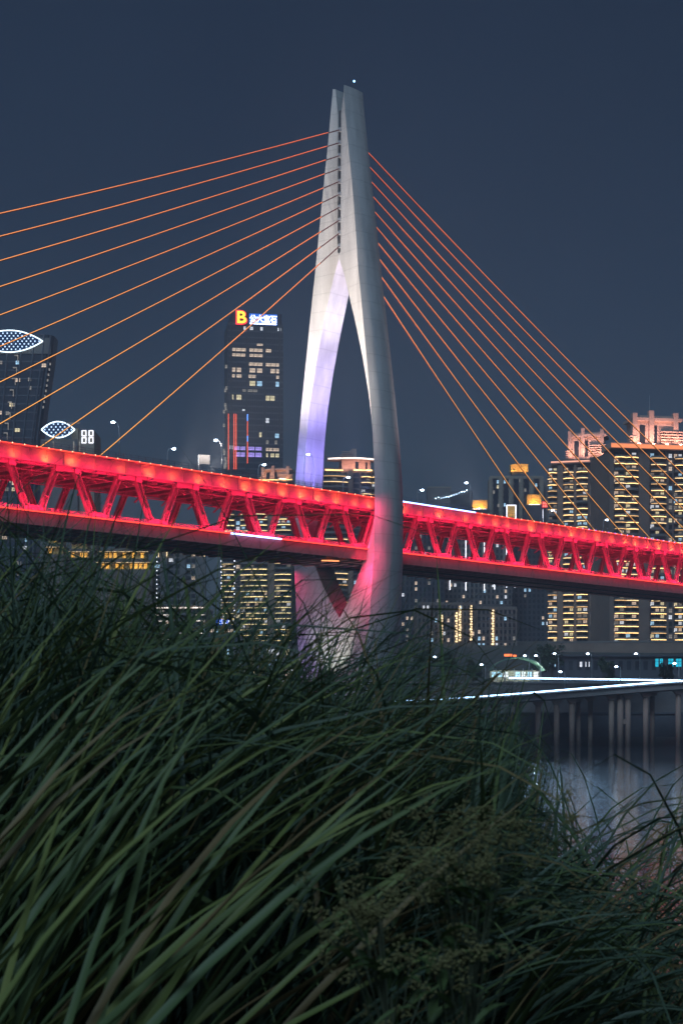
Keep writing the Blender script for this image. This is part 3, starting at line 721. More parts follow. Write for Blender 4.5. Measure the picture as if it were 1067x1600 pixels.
B.part('lit_roof_edge', LED['warm'][0], (B.x(508), B.x(536), -.6, -.2, B.z(736.5), B.z(734.5)), (B.x(552), B.x(581), -.6, -.2, B.z(735.5), B.z(733.5)))

B = Bld('apartment_tower', 'grey apartment tower with gold outlined roof under the left half of the bridge', 240, 322, 852, 800, 6, D=22)
res_tower(B, [(241, 252, 'window'), (253, 262, 'pier'), (263, 282, 'window'), (283, 290, 'pier'), (291, 306, 'window'), (307, 321, 'pier')], 3.1, 990, 'white', wall='wall_grey', pier='wall_grey', lit=.14)
m_ = MB()
for a, c, d in ((248, 262, 862), (270, 300, 853), (312, 320, 860)):
    m_.box(B.x(a), B.x(c), -.7, -.4, B.z(d), B.z(d - 1.6)); m_.box(B.x(a), B.x(a) + .4, -.7, -.4, B.z(d + 9), B.z(d + .1)); m_.box(B.x(c) - .4, B.x(c), -.7, -.4, B.z(d + 9), B.z(d + .1))
for k in range(4): m_.box(B.x(276 + 6*k), B.x(278 + 6*k), -.7, -.4, B.z(864), B.z(855))
m_.build('gold_roof_outline', M['line_gold'], B.t)
B.part('bead_column', M['line_white'], *[(B.x(246) - .25, B.x(246) + .25, -.7, -.3, B.z(872 + 7*k), B.z(870.4 + 7*k)) for k in range(14)])

B = Bld('apartment_block', 'lower block with stacked white balcony lights above the reeds', 226, 322, 951, 720, -5, D=20)
res_tower(B, [(228, 248, 'balcony'), (249, 271, 'balcony'), (272, 292, 'balcony'), (293, 306, 'window'), (307, 321, 'balcony')], 2.9, 1060, 'white', lit=.14, bow=.6, dark=.2)
B.part('lit_roof_edge', LED['white'][0], (B.x(226), B.x(322), .4, .9, B.H + .2, B.H + .7))

# golden pavilions
def pavilion(label, px0, px1, pyt, pyb, Y, tiers):
    B = Bld('golden_pavilion', label, px0, px1, pyt, Y, 0, D=12)
    W = B.W; z0 = B.z(pyb); h = (B.z(pyt) - z0) / tiers
    B.part('base_wall', M['wall_brown'], (-W/2, W/2, 0, 12, 0, z0))
    for k in range(tiers):
        w = W * (1 - .14*k); zb = z0 + h*k
        B.part('wall', M['gold'], (-w*.44, w*.44, 1.2, 11, zb, zb + h*.7))
        m_ = MB(); m_.prism([(-w*.56, zb + h*.78), (-w*.5, zb + h*.66), (w*.5, zb + h*.66), (w*.56, zb + h*.78), (w*.36, zb + h*.84), (w*.28, zb + h*1.0), (-w*.28, zb + h*1.0), (-w*.36, zb + h*.84)], 0, 12)
        m_.build('roof', M['wall_brown'], B.t)
        nw = max(3, int(w / 2.2))
        for i in range(nw):
            if rc.random() < .8: window(B.t, -w*.42 + w*.84*(i + .5)/nw, zb + h*.34, w*.84/nw*.7, h*.46, 'gold', 1.2, nx=2, nz=3)
        B.part('lit_eave', M['line_gold'], (-w*.5, w*.5, -.2, -.02, zb + h*.64, zb + h*.66))
    return B
pavilion('small golden lit pavilion tower behind the reeds under the left end of the bridge', 72, 100, 832, 866, 650, 2)
pavilion('wide golden lit pavilion behind the reeds left of the grey apartment tower', 150, 238, 856, 890, 640, 2)
pavilion('dim golden pavilion between the two brighter ones behind the reeds', 108, 140, 842, 872, 670, 2)

# waterfront shops and the blue sign
B = Bld('waterfront_building', 'low waterfront building with blue and white shop windows left of the tower foot', 352, 464, 1004, 560, 4, D=16)
W = B.W; B.part('wall', M['wall_grey'], (-W/2, W/2, 0, 16, 0, B.H)); B.part('roof_slab', M['wall_dark'], (-W/2 - .6, W/2 + .6, -1, 16.5, B.H, B.H + .6))
for k in range(14):
    for j in range(4):
        if rc.random() < .62: B.win(355 + 7.6*k, 361 + 7.6*k, 1024 + 16*j, 1014 + 16*j, rc.choice(['cool', 'white', 'warm', 'cool', 'dim', 'yellow']), -.02)
B.part('blue_light_line', M['line_blue'], (B.x(352), B.x(424), -1.3, -1.05, B.z(1084), B.z(1082.4)))
B = Bld('low_building', 'small dark block carrying a blue sign with four white characters', 326, 372, 980, 700, 0, D=14)
W = B.W; B.part('wall', M['wall_dark'], (-W/2, W/2, 0, 14, 0, B.H))
sg = B.part('rooftop_sign', emat('blue_sign_board', (.02, .14, 1.0), 1.8), (B.x(338), B.x(360.5), -.2, .2, B.z(977), B.z(968)))
for k in range(4):
    m_ = MB(); a = 341 + 5.1*k
    m_.box(B.x(a), B.x(a + 3.6), -.5, -.22, B.z(974.8), B.z(974.0)); m_.box(B.x(a + 1.4), B.x(a + 2.2), -.5, -.22, B.z(973.9), B.z(970.9)); m_.box(B.x(a), B.x(a + 3.6), -.5, -.22, B.z(970.8), B.z(970.0))
    m_.box(B.x(a + .1), B.x(a + 1.0), -.5, -.22, B.z(973), B.z(972)); m_.build('character', bpy.data.materials['sign_white'], sg)
for k in range(8): B.win(328 + 5.4*k, 332 + 5.4*k, 988, 983, rc.choice(['cool', 'dim', 'warm']), -.02)

# ---- right of the tower: dark blocks
def grid_block(name, label, px0, px1, pyt, Y, cols, fh, wall, lit, yaw=0, py_vis=1010, D=18, kinds=('cool', 'white', 'warm', 'dim')):
    B = Bld(name, label, px0, px1, pyt, Y, yaw, D=D); W, H = B.W, B.H
    B.part('wall', M[wall], (-W/2, W/2, 0, D, 0, H)); B.part('parapet', M[wall], (-W/2 - .25, W/2 + .25, -.25, -.01, H - .6, H + .9))
    gl = MB(); fr = MB(); zmin = B.z(py_vis); z = H - fh
    while z > zmin:
        for i in range(cols):
            x = -W/2 + W*(i + .5)/cols; w = W/cols*.52
            if rc.random() < lit: window(B.t, x, z + 1.5, w, 1.7, rc.choice(kinds), -.02)
            else: gl.box(x - w/2, x + w/2, -.06, -.005, z + .65, z + 2.35)
            fr.box(x - w/2 - .25, x + w/2 + .25, -.4, -.005, z + .3, z + .5)
        z -= fh
    gl.build('dark_window_band', M['glass'], B.t, kind='stuff'); fr.build('sill_band', M[wall], B.t, kind='stuff')
    for i in range(0, cols + 1, 3):
        x = -W/2 + W*i/cols; B.part('wall_rib', M[wall], (x - .3, x + .3, -.55, -.41, 0, H))
    return B
grid_block('apartment_block', 'dark apartment block just right of the concrete tower below the deck', 626, 694, 806, 780, 10, 3.0, 'wall_dark', .16)
B = grid_block('apartment_block', 'grey apartment block with thin white vertical light lines behind the truss', 694, 800, 812, 800, 16, 3.0, 'wall_grey', .12, 5)
for px, a, c in ((702, 839, 922), (727, 845, 923), (756, 848, 923), (772, 895, 921), (791, 851, 918), (804, 878, 918)):
    B.part('white_light_line', M['line_white'], (B.x(px) - .18, B.x(px) + .18, -.9, -.6, B.z(c), B.z(a)))
B = grid_block('apartment_block', 'dark blue grey apartment block left of the amber balcony tower', 796, 858, 822, 820, 9, 3.0, 'wall_dark', .13, -4)
B.part('white_light_line', M['line_white'], (B.x(847) - .18, B.x(847) + .18, -.9, -.6, B.z(880), B.z(852)))
B = grid_block('low_block', 'lower brown block edged by two dotted gold light columns', 652, 742, 944, 700, 14, 3.0, 'wall_brown', .16, 3, 1020)
for px, a, c in ((690, 961, 1014), (713, 957, 1008), (718.5, 947, 1004), (736, 946, 1004)):
    B.part('gold_light_column', M['line_gold'], *[(B.x(px) - .35 - .4*(k % 2), B.x(px) + .35, -.9, -.6, B.z(a + 4*k + 2.6), B.z(a + 4*k)) for k in range(int((c - a)/4))])
B = grid_block('low_block', 'lower brown block with a single dotted gold light column at its corner', 745, 806, 951, 690, 9, 3.0, 'wall_brown', .14, -3, 1020)
B.part('gold_light_column', M['line_gold'], *[(B.x(770) - .35 - .4*(k % 2), B.x(770) + .35, -.9, -.6, B.z(953 + 4*k + 2.8), B.z(953 + 4*k)) for k in range(14)])

# construction frame and pale box above the deck
B = Bld('rooftop_hall', 'pale windowless hall above the deck right of the concrete tower', 668, 704, 761, 860, 0, D=14)
W = B.W; B.part('wall', M['wall_grey'], (-W/2, W/2, 0, 14, 0, B.H)); B.part('roof_edge', M['wall_beige'], (-W/2 - .2, W/2 + .2, -.2, -.01, B.H - .5, B.H + .2))
for k in range(7): B.part('cladding_rib', M['wall_grey'], (-W/2 + W*k/6 - .08, -W/2 + W*k/6 + .08, -.12, -.005, B.H - 9, B.H - .6))
B = Bld('dark_hall', 'low dark hall with a string of white work lights above the deck', 704, 738, 768, 855, 0, D=14)
W = B.W; B.part('wall', M['wall_dark'], (-W/2, W/2, 0, 14, 0, B.H)); m_ = MB()
for k in range(12): m_.bar((-W/2 - 9 + k*1.6, -1, B.H - 5 + k*.35), (-W/2 - 7.4 + k*1.6, -1, B.H - 4.6 + k*.35), .12, .12); m_.bar((-W/2 - 9 + k*1.6, -1, B.H - 3.6 + k*.3), (-W/2 - 8.2 + k*1.6, -1, B.H - 4.8 + k*.35), .1, .1)
m_.bar((-W/2 - 9, -1, B.H - 3.5), (-W/2 + 10, -1, B.H + .3), .14, .14); m_.build('lattice_boom', M['pole'], B.t)
m_ = MB()
for k in range(13): m_.dome((-W/2 - 8.5 + 1.45*k, -1.3, B.H - 4.2 + .35*k + rc.uniform(-.6, .6)), rc.uniform(.12, .3), 1, 6, 4)
m_.build('work_lamp_string', M['white_lamp'], B.t, kind='stuff')

# ---- beige hotel with golden roof boxes
B = grid_block('hotel', 'beige stone hotel with a golden lit box on its roof', 766, 846, 746, 905, 5, 3.3, 'wall_beige', 0, 0, 850)
for k in range(6): x = -B.W/2 + B.W*k/5; B.part('pilaster', M['wall_beige'], (x - .9, x + .9, -1.0, -.56, 0, B.H + .4))
m_ = MB()
for k in range(5):
    x = -B.W/2 + B.W*(k + .5)/5
    m_.box(x - 1.3, x + 1.3, -.5, -.41, B.z(850), B.H - 2)
m_.build('glass_bay', M['glass'], B.t)
for a, c, k in [(777, 753, 'cool'), (788, 753, 'cool'), (797, 753, 'white'), (812, 751, 'dim'), (837, 758, 'cool'), (777, 761, 'yellow'), (771, 769, 'dim'), (820, 766, 'dim'), (797, 781, 'dim'), (778, 790, 'dim'), (788, 789, 'cool')]:
    B.win(a - 1.6, a + 1.6, c + 2.6, c - 2.6, k, -.52, nx=1)
B.part('side_wing', M['wall_grey'], (B.x(846.2), B.x(858), 4, 16, 0, B.H - .5))
B.part('roof_box', M['gold'], (B.x(798), B.x(808), 3, 10, B.z(736), B.z(724)), (B.x(808.1), B.x(826), 3.6, 10, B.z(736), B.z(723.4)))
B.part('roof_box_stand', M['wall_dark'], (B.x(800), B.x(824), 4, 9.5, B.H, B.z(736)))
B.part('box_window', M['glass'], (B.x(803.5), B.x(805), 2.9, 2.99, B.z(735), B.z(731)), (B.x(814), B.x(816), 3.5, 3.59, B.z(729), B.z(726)))
for k in (803, 819): lamp('SPOT', 'gold_flood', B.t, (B.x(k), -.5, B.z(737)), (B.x(k), 3.2, B.z(729)), 2500, (1, .52, .12), .2, angle=120, blend=1)
def gold_box(label, px0, px1, pyt, pyb, Y):
    B = Bld('golden_roof_block', label, px0 - 4, px1 + 4, pyb, Y, 0, D=14); W = B.W
    B.part('wall', M['wall_dark'], (-W/2, W/2, 0, 14, 0, B.H)); B.part('golden_box', M['gold'], (B.x(px0), B.x(px1), 1.6, 10, B.H, B.z(pyt)))
    for k in range(4): x = B.x(px0) + (B.x(px1) - B.x(px0)) * k / 3; B.part('box_rib', M['gold'], (x - .15, x + .15, 1.35, 1.59, B.H, B.z(pyt) + .2))
    B.part('lit_edge', M['line_white'], (B.x(px0 + 2), B.x(px1 - 2), -.3, -.1, B.H + .1, B.H + .35))
    for f_ in (.3, .7): x = B.x(px0) + (B.x(px1) - B.x(px0)) * f_; lamp('SPOT', 'gold_flood', B.t, (x, -1.6, B.H + .4), (x, 1.8, B.z((pyt + pyb)/2)), 2500, (1, .5, .1), .2, angle=125, blend=1)
    return B
gold_box('golden lit roof box low above the deck at the end of the blue tube', 736, 761, 781, 796, 870)
B = gold_box('golden lit roof box in front of the beige hotel', 824, 845, 772, 789, 870)
m_ = MB(); a, c = B.x(790.5), B.x(806); z0, z1 = B.z(812), B.z(789)
m_.box(a, a + .5, -.6, -.2, z0, z1); m_.box(c - .5, c, -.6, -.2, z0, z1); m_.box(a + .51, c - .51, -.6, -.2, z1 - .5, z1)
t = thing('portal_frame', 'white lit portal frame in front of the beige hotel', 'portal', B.t.location)
m_.build('lit_frame', M['line_white'], t); m_ = MB(); m_.box(a + .6, c - .6, 0, 1, z0 - 2, z1 - .6); m_.build('portal_wall', M['gold'], t)
m_ = MB(); m_.box(a - 1, c + 1, .2, 5, 0, z0 - 2.01); m_.build('portal_base', M['wall_dark'], t)
lamp('SPOT', 'gold_flood', t, ((a + c)/2, -3, z0 + 1), ((a + c)/2, 0, z1 - 3), 900, (1, .58, .12), .2, angle=110, blend=1)
t = thing('red_sign', 'small red lit sign board with two lines of characters beside the golden box', 'sign', P(852, 812, 866))
s_ = 866 / F
m_ = MB(); m_.box(-6*s_, 6*s_, 0, .4, 18.5*s_, 29*s_); sb = m_.build('sign_board', emat('red_sign_board', (.75, .03, .04), .8), t)
m_ = MB(); m_.box(-4*s_, -3.3*s_, .05, .35, -8, 18.4*s_); m_.box(3.3*s_, 4*s_, .05, .35, -8, 18.4*s_); m_.build('post', M['pole'], t)
for r_, zz, n in ((0, 24.5, 4), (1, 20, 3)):
    for k in range(n):
        m_ = MB(); a = (-5 + 10*(k + .15)/n) * s_; w_ = 10*.7/n*s_
        m_.box(a, a + w_, -.2, -.01, (zz)*s_, (zz + .8)*s_); m_.box(a + w_*.4, a + w_*.6, -.2, -.01, (zz + .9)*s_, (zz + 2.2)*s_); m_.box(a, a + w_, -.2, -.01, (zz + 2.3)*s_, (zz + 3)*s_)
        m_.build('character', emat('sign_red_text', (1, .25, .18), 3) if 'sign_red_text' not in bpy.data.materials else bpy.data.materials['sign_red_text'], sb)
m_ = MB(); m_.box(-4.6*s_, -4.1*s_, -.3, 0, -2, 16*s_); m_.build('white_light_line', M['line_white'], t)

# ---- the two big towers on the right
B = Bld('apartment_tower', 'apartment tower with pink stepped crown and bowed amber balcony lights', 856, 950, 728, 745, -14, D=26)
res_tower(B, [(857, 871, 'balcony'), (871.5, 880, 'pier'), (880.5, 896, 'balcony'), (896.2, 900, 'pier'), (900.2, 917, 'balcony'), (919, 928, 'window'), (932, 939, 'litpier'), (939.5, 950, 'balcony')],
          3.0, 1010, 'warm', lit=.42, bow=1.4, dark=.06)
B.part('lit_cornice', M['crown'], (B.x(862), B.x(950), -.8, 10, B.H + 1.3, B.H + 2.6)); B.part('attic', M['wall_brown'], (B.x(864), B.x(948), 2, 14, B.H, B.H + 1.29), (B.x(880), B.x(948), 2, 14, B.H + 2.61, B.z(716)))
B.part('lit_roof_edge', emat('pink_edge_light', (1, .45, .3), 1.5), (B.x(862), B.x(950), -1.1, -.82, B.H + 1.9, B.H + 2.5))
crown_block(B, 883, 948, 716, 668, 3, (1, .50, .38), 9000)
lamp('SPOT', 'pier_flood', B.t, (B.x(935.5), -2.5, B.z(1004)), (B.x(935.5), -.2, B.z(950)), 1400, (1, .6, .25), .2, angle=90, blend=1)
lamp('SPOT', 'pier_flood', B.t, (B.x(898), -3, B.z(1004)), (B.x(898), -.2, B.z(950)), 700, (1, .55, .2), .2, angle=90, blend=1)

B = Bld('apartment_tower', 'tallest apartment tower at the right edge with pink crown and mast', 951, 1098, 706, 705, 10, D=28)
res_tower(B, [(957, 975, 'balcony'), (975.5, 995, 'balcony'), (996, 1013, 'pier'), (1015.5, 1040, 'balcony'), (1040.3, 1044.5, 'pier'), (1045, 1053, 'window'), (1054, 1076, 'balcony'), (1077, 1097, 'balcony')],
          3.0, 1010, 'warm', lit=.42, bow=1.2, dark=.06, pier='wall_brown')
B.part('lit_cornice', M['crown'], (B.x(950), B.x(1098), -1.6, 12, B.H + .9, B.H + 3.6))
B.part('lit_roof_edge', emat('orange_edge_light', (1, .30, .12), 1.3), (B.x(950), B.x(1098), -1.9, -1.62, B.H + 1.2, B.H + 3.0))
B.part('attic', M['wall_brown'], (B.x(985), B.x(1090), 2, 16, B.H + 3.61, B.z(696)))
crown_block(B, 984, 1074, 697, 640, 4, (1, .50, .38), 10000)
m_ = MB(); m_.tube([(B.x(1024), 8, B.z(650)), (B.x(1024), 8, B.z(612))], [.2, .06], 5); m_.build('mast', M['pole'], B.t)

B = Bld('podium', 'long grey concrete podium below the right apartment towers', 858, 1110, 1004, 655, -6, D=30)
W = B.W; B.part('wall', M['wall_brown'], (-W/2, W/2, 0, 30, 0, B.H)); B.part('ledge', M['pier'], (-W/2 - .5, W/2 + .5, -1.2, -.01, B.H - 4.6, B.H - .2)); B.part('roof_slab', M['wall_grey'], (-W/2 - .5, W/2 + .5, -.7, 30.5, B.H, B.H + .7))
for k in range(26): x = -W/2 + W*k/25; B.part('column', M['wall_grey'], (x - .35, x + .35, -.6, -.01, 0, B.H - 4.7))
B = Bld('low_building', 'long low dark building with teal lit windows behind the elevated road', 846, 1105, 1026, 585, 0, D=16)
W = B.W; B.part('wall', M['wall_dark'], (-W/2, W/2, 0, 16, 0, B.H)); B.part('eave', M['wall_dark'], (-W/2 - .8, W/2 + .8, -1, 16.5, B.H + .01, B.H + .7))
for a, c in ((1023, 1028), (1030, 1035), (1043, 1051.5), (1055, 1064), (1070, 1078)): B.win(a, c, 1042, 1029, 'teal', -.02, nx=2, nz=3)
for a, c, k in ((905, 909, 'white'), (914, 915.5, 'white'), (919, 920.5, 'white'), (857, 859, 'cool'), (866, 867.5, 'cool')): B.win(a, c, 1042, 1034, k, -.02, nx=1)
gl = MB()
for k in range(20): x = -W/2 + W*(k + .5)/20; gl.box(x - .8, x + .8, -.06, -.005, B.H - 5.2, B.H - 1.6)
gl.build('dark_window_band', M['glass'], B.t, kind='stuff')
# green canopy with a lit forecourt
B = Bld('canopy', 'green curved canopy over a brightly lit forecourt', 768, 852, 1046, 520, 0, D=14, cat='canopy')
W = B.W; n = 12; arc = [(-W/2 + W*i/n, B.H + 4.4*math.sin(math.pi*i/n)**.6) for i in range(n + 1)]
m_ = MB(); m_.prism(arc + [(x, z - .35) for x, z in arc[::-1]], 0, 14); m_.build('roof_shell', mat('green_canopy_sheet', (.10, .22, .16), .5, .2), B.t, smooth=False)
for k in range(6): x = -W/2 + W*(k + .5)/6; B.part('post', M['pole'], (x - .12, x + .12, .5, .74, 0, B.H + .4))
B.part('back_wall', M['wall_beige'], (-W/2 + .5, W/2 - .5, 11, 11.4, 0, B.H))
for k in range(8):
    if k != 3: B.win(772 + 9.6*k, 780 + 9.6*k, 1057, 1048, rc.choice(['white', 'warm', 'white', 'cool']), 10.98)
for k in range(3): lamp('POINT', 'canopy_lamp', B.t, (-W/3 + W/3*k, 6, B.H - .6), None, 900, (.8, 1, .9), .3)
B.part('shop_sign', emat('orange_shop_sign', (1, .18, .05), 2.5), (B.x(789), B.x(801), 3, 3.4, B.H + 4.6, B.H + 5.4), (B.x(803), B.x(808), 3, 3.4, B.H + 4.5, B.H + 5.1))

# upper road retaining wall with its line of light
b = MB(); b.box(P(640, 0, 500).x, 260, 499.4, 500.4, 5, 19.6); b.box(P(640, 0, 500).x, 260, 499.1, 500.6, 19.61, 20.2)
w_ = b.build('retaining_wall', M['wall_grey']); w_['label'] = 'grey retaining wall of the upper road with a blue white light line'; w_['category'] = 'wall'
b = MB(); b.bar((P(795, 0, 499).x, 498.9, 21.4), (P(1062, 0, 499).x, 498.9, 20.6), .3, .42); b.build('light_line', M['bank_led'], w_)
b = MB()
for k in range(60): x = P(795, 0, 499).x + k*1.0; b.box(x - .05, x + .05, 499.2, 499.3, 20.21, 21.2)
b.build('railing', M['rail'], w_)
# elevated road on columns
ER = thing('elevated_road', 'elevated riverside road on tall paired columns with a blue white edge light', 'viaduct', (0, 459, 0))
pa = [(P(x, 0, 459).x, P(0, y, 459).z) for x, y in ((480, 1104), (560, 1101), (630, 1097), (720, 1092), (800, 1086), (880, 1079.5), (960, 1073), (1030, 1067.5), (1090, 1063.5), (1160, 1060), (1300, 1056))]
rings = [[(x, 0, z - 2.2), (x, 0, z - .4), (x, -.6, z - .4), (x, -.6, z + .5), (x, -.3, z + .5), (x, -.3, z - .3), (x, 9.3, z - .3), (x, 9.3, z + .5), (x, 9.6, z + .5), (x, 9.6, z - .4), (x, 9, z - .4), (x, 9, z - 2.2), (x, 7, z - 2.6), (x, 2, z - 2.6)] for x, z in pa]
b = MB(); b.loft(rings); b.build('road_deck', M['wall_grey'], ER)
b = MB()
for (x0, z0), (x1, z1) in zip(pa, pa[1:]):
    if x0 > P(600, 0, 459).x: b.bar((x0, -.75, z0 + .3), (x1, -.75, z1 + .3), .28, .36)
b.build('light_line', M['bank_led'], ER)
b = MB()
for k in range(24):
    x = P(480 + 7*k, 0, 459).x; z = lerp_table(pa, x); b.box(x - .7, x + .7, -.8, -.62, z + .2, z + .5)
b.build('light_segment_row', M['bank_led'], ER, kind='stuff')
for px in (742, 775, 810, 842, 871, 895, 909, 928, 957, 983, 1011, 1026, 1062, 1090):
    x = P(px, 0, 459).x; z = lerp_table(pa, x) - 2.6
    front = px not in (909, 928, 1026)
    y = 2.6 if front else 7.4
    b = MB(); b.tube([(x, y, -2), (x, y, z - 1.2)], .85 if front else .75, 10); b.build('column', M['pier'], ER, smooth=True)
    b = MB(); b.prism([(x - .9, z - 1.2), (x + .9, z - 1.2), (x + 1.7, z), (x - 1.7, z)], y - 1.2, y + 1.2); b.build('column_head', M['pier'], ER)
for a, c in ((971, 983), (957, 971)):
    x0, x1 = P(a, 0, 459).x, P(c, 0, 459).x
b = MB(); x = P(971, 0, 459).x; b.tube([(x, 2.6, -2), (x, 2.6, lerp_table(pa, x) - 2.6)], .95, 10); b.build('column', M['pier'], ER, smooth=True)
b = MB(); b.box(P(972, 0, 459).x, P(982, 0, 459).x, 2.0, 3.2, 6.5, 8.0); b.build('cross_tie', M['pier'], ER)
# river wall below the road
b = MB(); b.box(P(560, 0, 482).x, 260, 481, 482, -1, 9.6); b.box(P(560, 0, 482).x, 260, 480.6, 482.2, 9.61, 10.1)
w_ = b.build('river_wall', M['wall_dark']); w_['label'] = 'dark river wall standing behind the columns of the elevated road'; w_['category'] = 'wall'
# lamps along the far bank
G2 = 'street lamps along the far bank'
for px, pyh, pyb, Y, az, lab in [(872, 1021, 1060, 512, 180, 'brightest street lamp on the far bank beside the green canopy'), (924, 1021, 1060, 512, 180, 'tall street lamp on the far bank left of the white window slits'),
      (999, 1021, 1060, 512, 180, 'tall street lamp on the far bank left of the teal windows'), (882, 1049, 1076, 462, 180, 'short lamp on the elevated road below the brightest street lamp'),
      (969, 1041, 1070, 462, 180, 'short lamp on the elevated road between the two tall lamps'), (843, 1024, 1058, 512, 180, 'lamp post at the edge of the green canopy'),
      (1060, 1036, 1066, 462, 180, 'short lamp in front of the teal windows'), (826, 1024, 1058, 514, 180, 'lamp post over the green canopy roof'), (758, 1038, 1062, 515, 180, 'lamp post seen between the reeds left of the green canopy'),
      (685, 1026, 1062, 515, 180, 'lamp post among the reeds right of the tower foot')]:
    p = P(px, pyb, Y); street_lamp(p, P(px, pyh, Y).z - p.z, 1.0, R(az), lab, .1, .5, G2)
# scattered small lamps along the quay on the left of the columns
for px, py, Y, col, lab in [(643, 1133, 440, 'red', 'red tail lamp of a quay barrier among the reeds, left one'), (664, 1134, 440, 'red', 'red tail lamp of a quay barrier among the reeds, right one')]:
    t = thing('quay_lamp', lab, 'lamp', P(px, py, Y)); b = MB(); b.dome((0, 0, 0), .35, 1, 8, 5); b.build('lens', M['line_red'], t); b = MB(); b.tube([(0, .1, -2.5), (0, .1, -.3)], .08, 6); b.build('post', M['pole'], t)

# ---- trees along the upper road
bark = mat('tree_bark', (.07, .055, .04), .9, .3, 3, .4); leaf_m = mat('tree_leaves', (.045, .075, .04), .8, .4, .7)
def tree(px, pyt, Y, label, wide):
    p = P(px, 0, Y); z0 = far_z(Y) - .3; h = P(0, pyt, Y).z - z0
    t = thing('bank_tree', label, 'tree', (p.x, Y, z0), rc.uniform(0, 6), 'trees on the far bank')
    b = MB(); b.tube([(0, 0, 0), (.15, 0, h*.3), (.05, .1, h*.6)], [.32, .24, .12], 7)
    ends = []
    for k in range(7):
        a = rc.uniform(0, 6.28); e = Vector((math.cos(a)*wide*.6, math.sin(a)*wide*.6, h*rc.uniform(.5, .9))); b.tube([(.1, 0, h*rc.uniform(.28, .45)), e*.6 + Vector((0, 0, h*.15)), e], [.12, .08, .04], 5); ends.append(e)
    b.build('trunk', bark, t)
    b = MB()
    for c in ends + [Vector((rc.uniform(-.5, .5)*wide, rc.uniform(-.5, .5)*wide, h*rc.uniform(.5, .98))) for _ in range(9)]:
        r = wide * rc.uniform(.25, .42)
        for _ in range(70):
            d = Vector((rc.gauss(0, 1), rc.gauss(0, 1), rc.gauss(0, .8))).normalized() * r * rc.uniform(.4, 1.05); q = c + d
            u_ = Vector((rc.gauss(0, 1), rc.gauss(0, 1), rc.gauss(0, 1))).normalized() * rc.uniform(.25, .5); w2 = u_.cross(Vector((rc.gauss(0, 1), rc.gauss(0, 1), rc.gauss(0, 1)))).normalized() * rc.uniform(.2, .4)
            b.add([q - u_, q - w2, q + u_, q + w2], [(0, 1, 2, 3)])
    b.build('crown', leaf_m, t)
for a in [(700, 1020, 545, 'bank tree below the lower brown block with the gold columns', 5.0), (738, 1026, 540, 'small bank tree left of the green canopy', 4.0), (862, 1004, 560, 'tall bank tree right of the green canopy', 5.5),
          (842, 1010, 566, 'bank tree behind the green canopy', 5.0), (945, 1028, 530, 'low round tree between the two tall right street lamps', 3.6), (1040, 1038, 526, 'low bush shaped tree below the teal windows', 3.0), (660, 1012, 550, 'bank tree close to the tower foot', 5.0)]: tree(*a)
# ------------------------------------------------------------------ reeds on the near bank
def grass_mat(name, col, tip, trans=0.25):
    m = bpy.data.materials.new(name); m.use_nodes = True
    n = m.node_tree.nodes; l = m.node_tree.links; b = n['Principled BSDF']
    b.inputs['Roughness'].default_value = 0.55; b.inputs['Specular IOR Level'].default_value = 0.35
    tc = n.new('ShaderNodeTexCoord'); nz = n.new('ShaderNodeTexNoise'); nz.inputs['Scale'].default_value = 2.3; nz.inputs['Detail'].default_value = 4
    l.new(tc.outputs['Object'], nz.inputs['Vector'])
    rp = n.new('ShaderNodeValToRGB'); e = rp.color_ramp.elements
    e[0].position = .32; e[0].color = (*col, 1); e[1].position = .72; e[1].color = (*tip, 1)
    l.new(nz.outputs['Fac'], rp.inputs[0]); l.new(rp.outputs[0], b.inputs['Base Color'])
    tr = n.new('ShaderNodeBsdfTranslucent'); l.new(rp.outputs[0], tr.inputs[0])
    mx = n.new('ShaderNodeMixShader'); mx.inputs[0].default_value = trans
    l.new(b.outputs[0], mx.inputs[1]); l.new(tr.outputs[0], mx.inputs[2]); l.new(mx.outputs[0], n['Material Output'].inputs[0])
    return m
GM = [grass_mat('reed_green', (.068, .108, .042), (.15, .185, .065)), grass_mat('reed_shade_green', (.046, .076, .052), (.078, .112, .062)), grass_mat('reed_dry', (.16, .11, .05), (.22, .17, .07)), grass_mat('reed_highlight_green', (.13, .165, .045), (.25, .26, .085))]  # darker green puts shade, palest green puts highlights into the blade colour
rg = random.Random(77)
def bank_z(y): return lerp_table([(-8, 8.8), (0, 8.7), (2, 8.6), (4, 8.3), (6, 7.9), (9, 7.0), (12, 5.6), (16, 3.4), (20, 1.2)], y)
DENSE = [(-400, 700), (-100, 800), (0, 845), (100, 885), (200, 925), (300, 980), (400, 1045), (500, 1080), (600, 1095), (700, 1085), (770, 1090), (830, 1115), (862, 1175), (885, 1290), (930, 1385), (1000, 1470), (1067, 1550), (1400, 1600)]
SPARSE = [(-400, 560), (-100, 640), (0, 690), (100, 740), (200, 800), (300, 840), (400, 880), (500, 880), (600, 900), (700, 940), (800, 1030), (870, 1120), (940, 1180), (1000, 1200), (1100, 1230), (1400, 1300)]
SPARSE_MID = [q for q in SPARSE if q[0] <= 700] + [(770, 1000), (830, 1055), (880, 1150), (910, 1280), (950, 1370), (1067, 1440), (1400, 1500)]
def blade_pts(root, az, e0, e1, L, n=9, power=1.6):
    p = Vector(root); pts = [p.copy()]; c, s = math.cos(az), math.sin(az)
    for i in range(n):
        t = (i + .5) / n; e = e0 + (e1 - e0) * t ** power
        p = p + Vector((c * math.cos(e), s * math.cos(e), math.sin(e))) * (L / n); pts.append(p.copy())
    return pts
def proj(p):
    return (CX + F * p.x / p.y, HY - F * (p.z - CAMZ) / p.y) if p.y > .3 else None
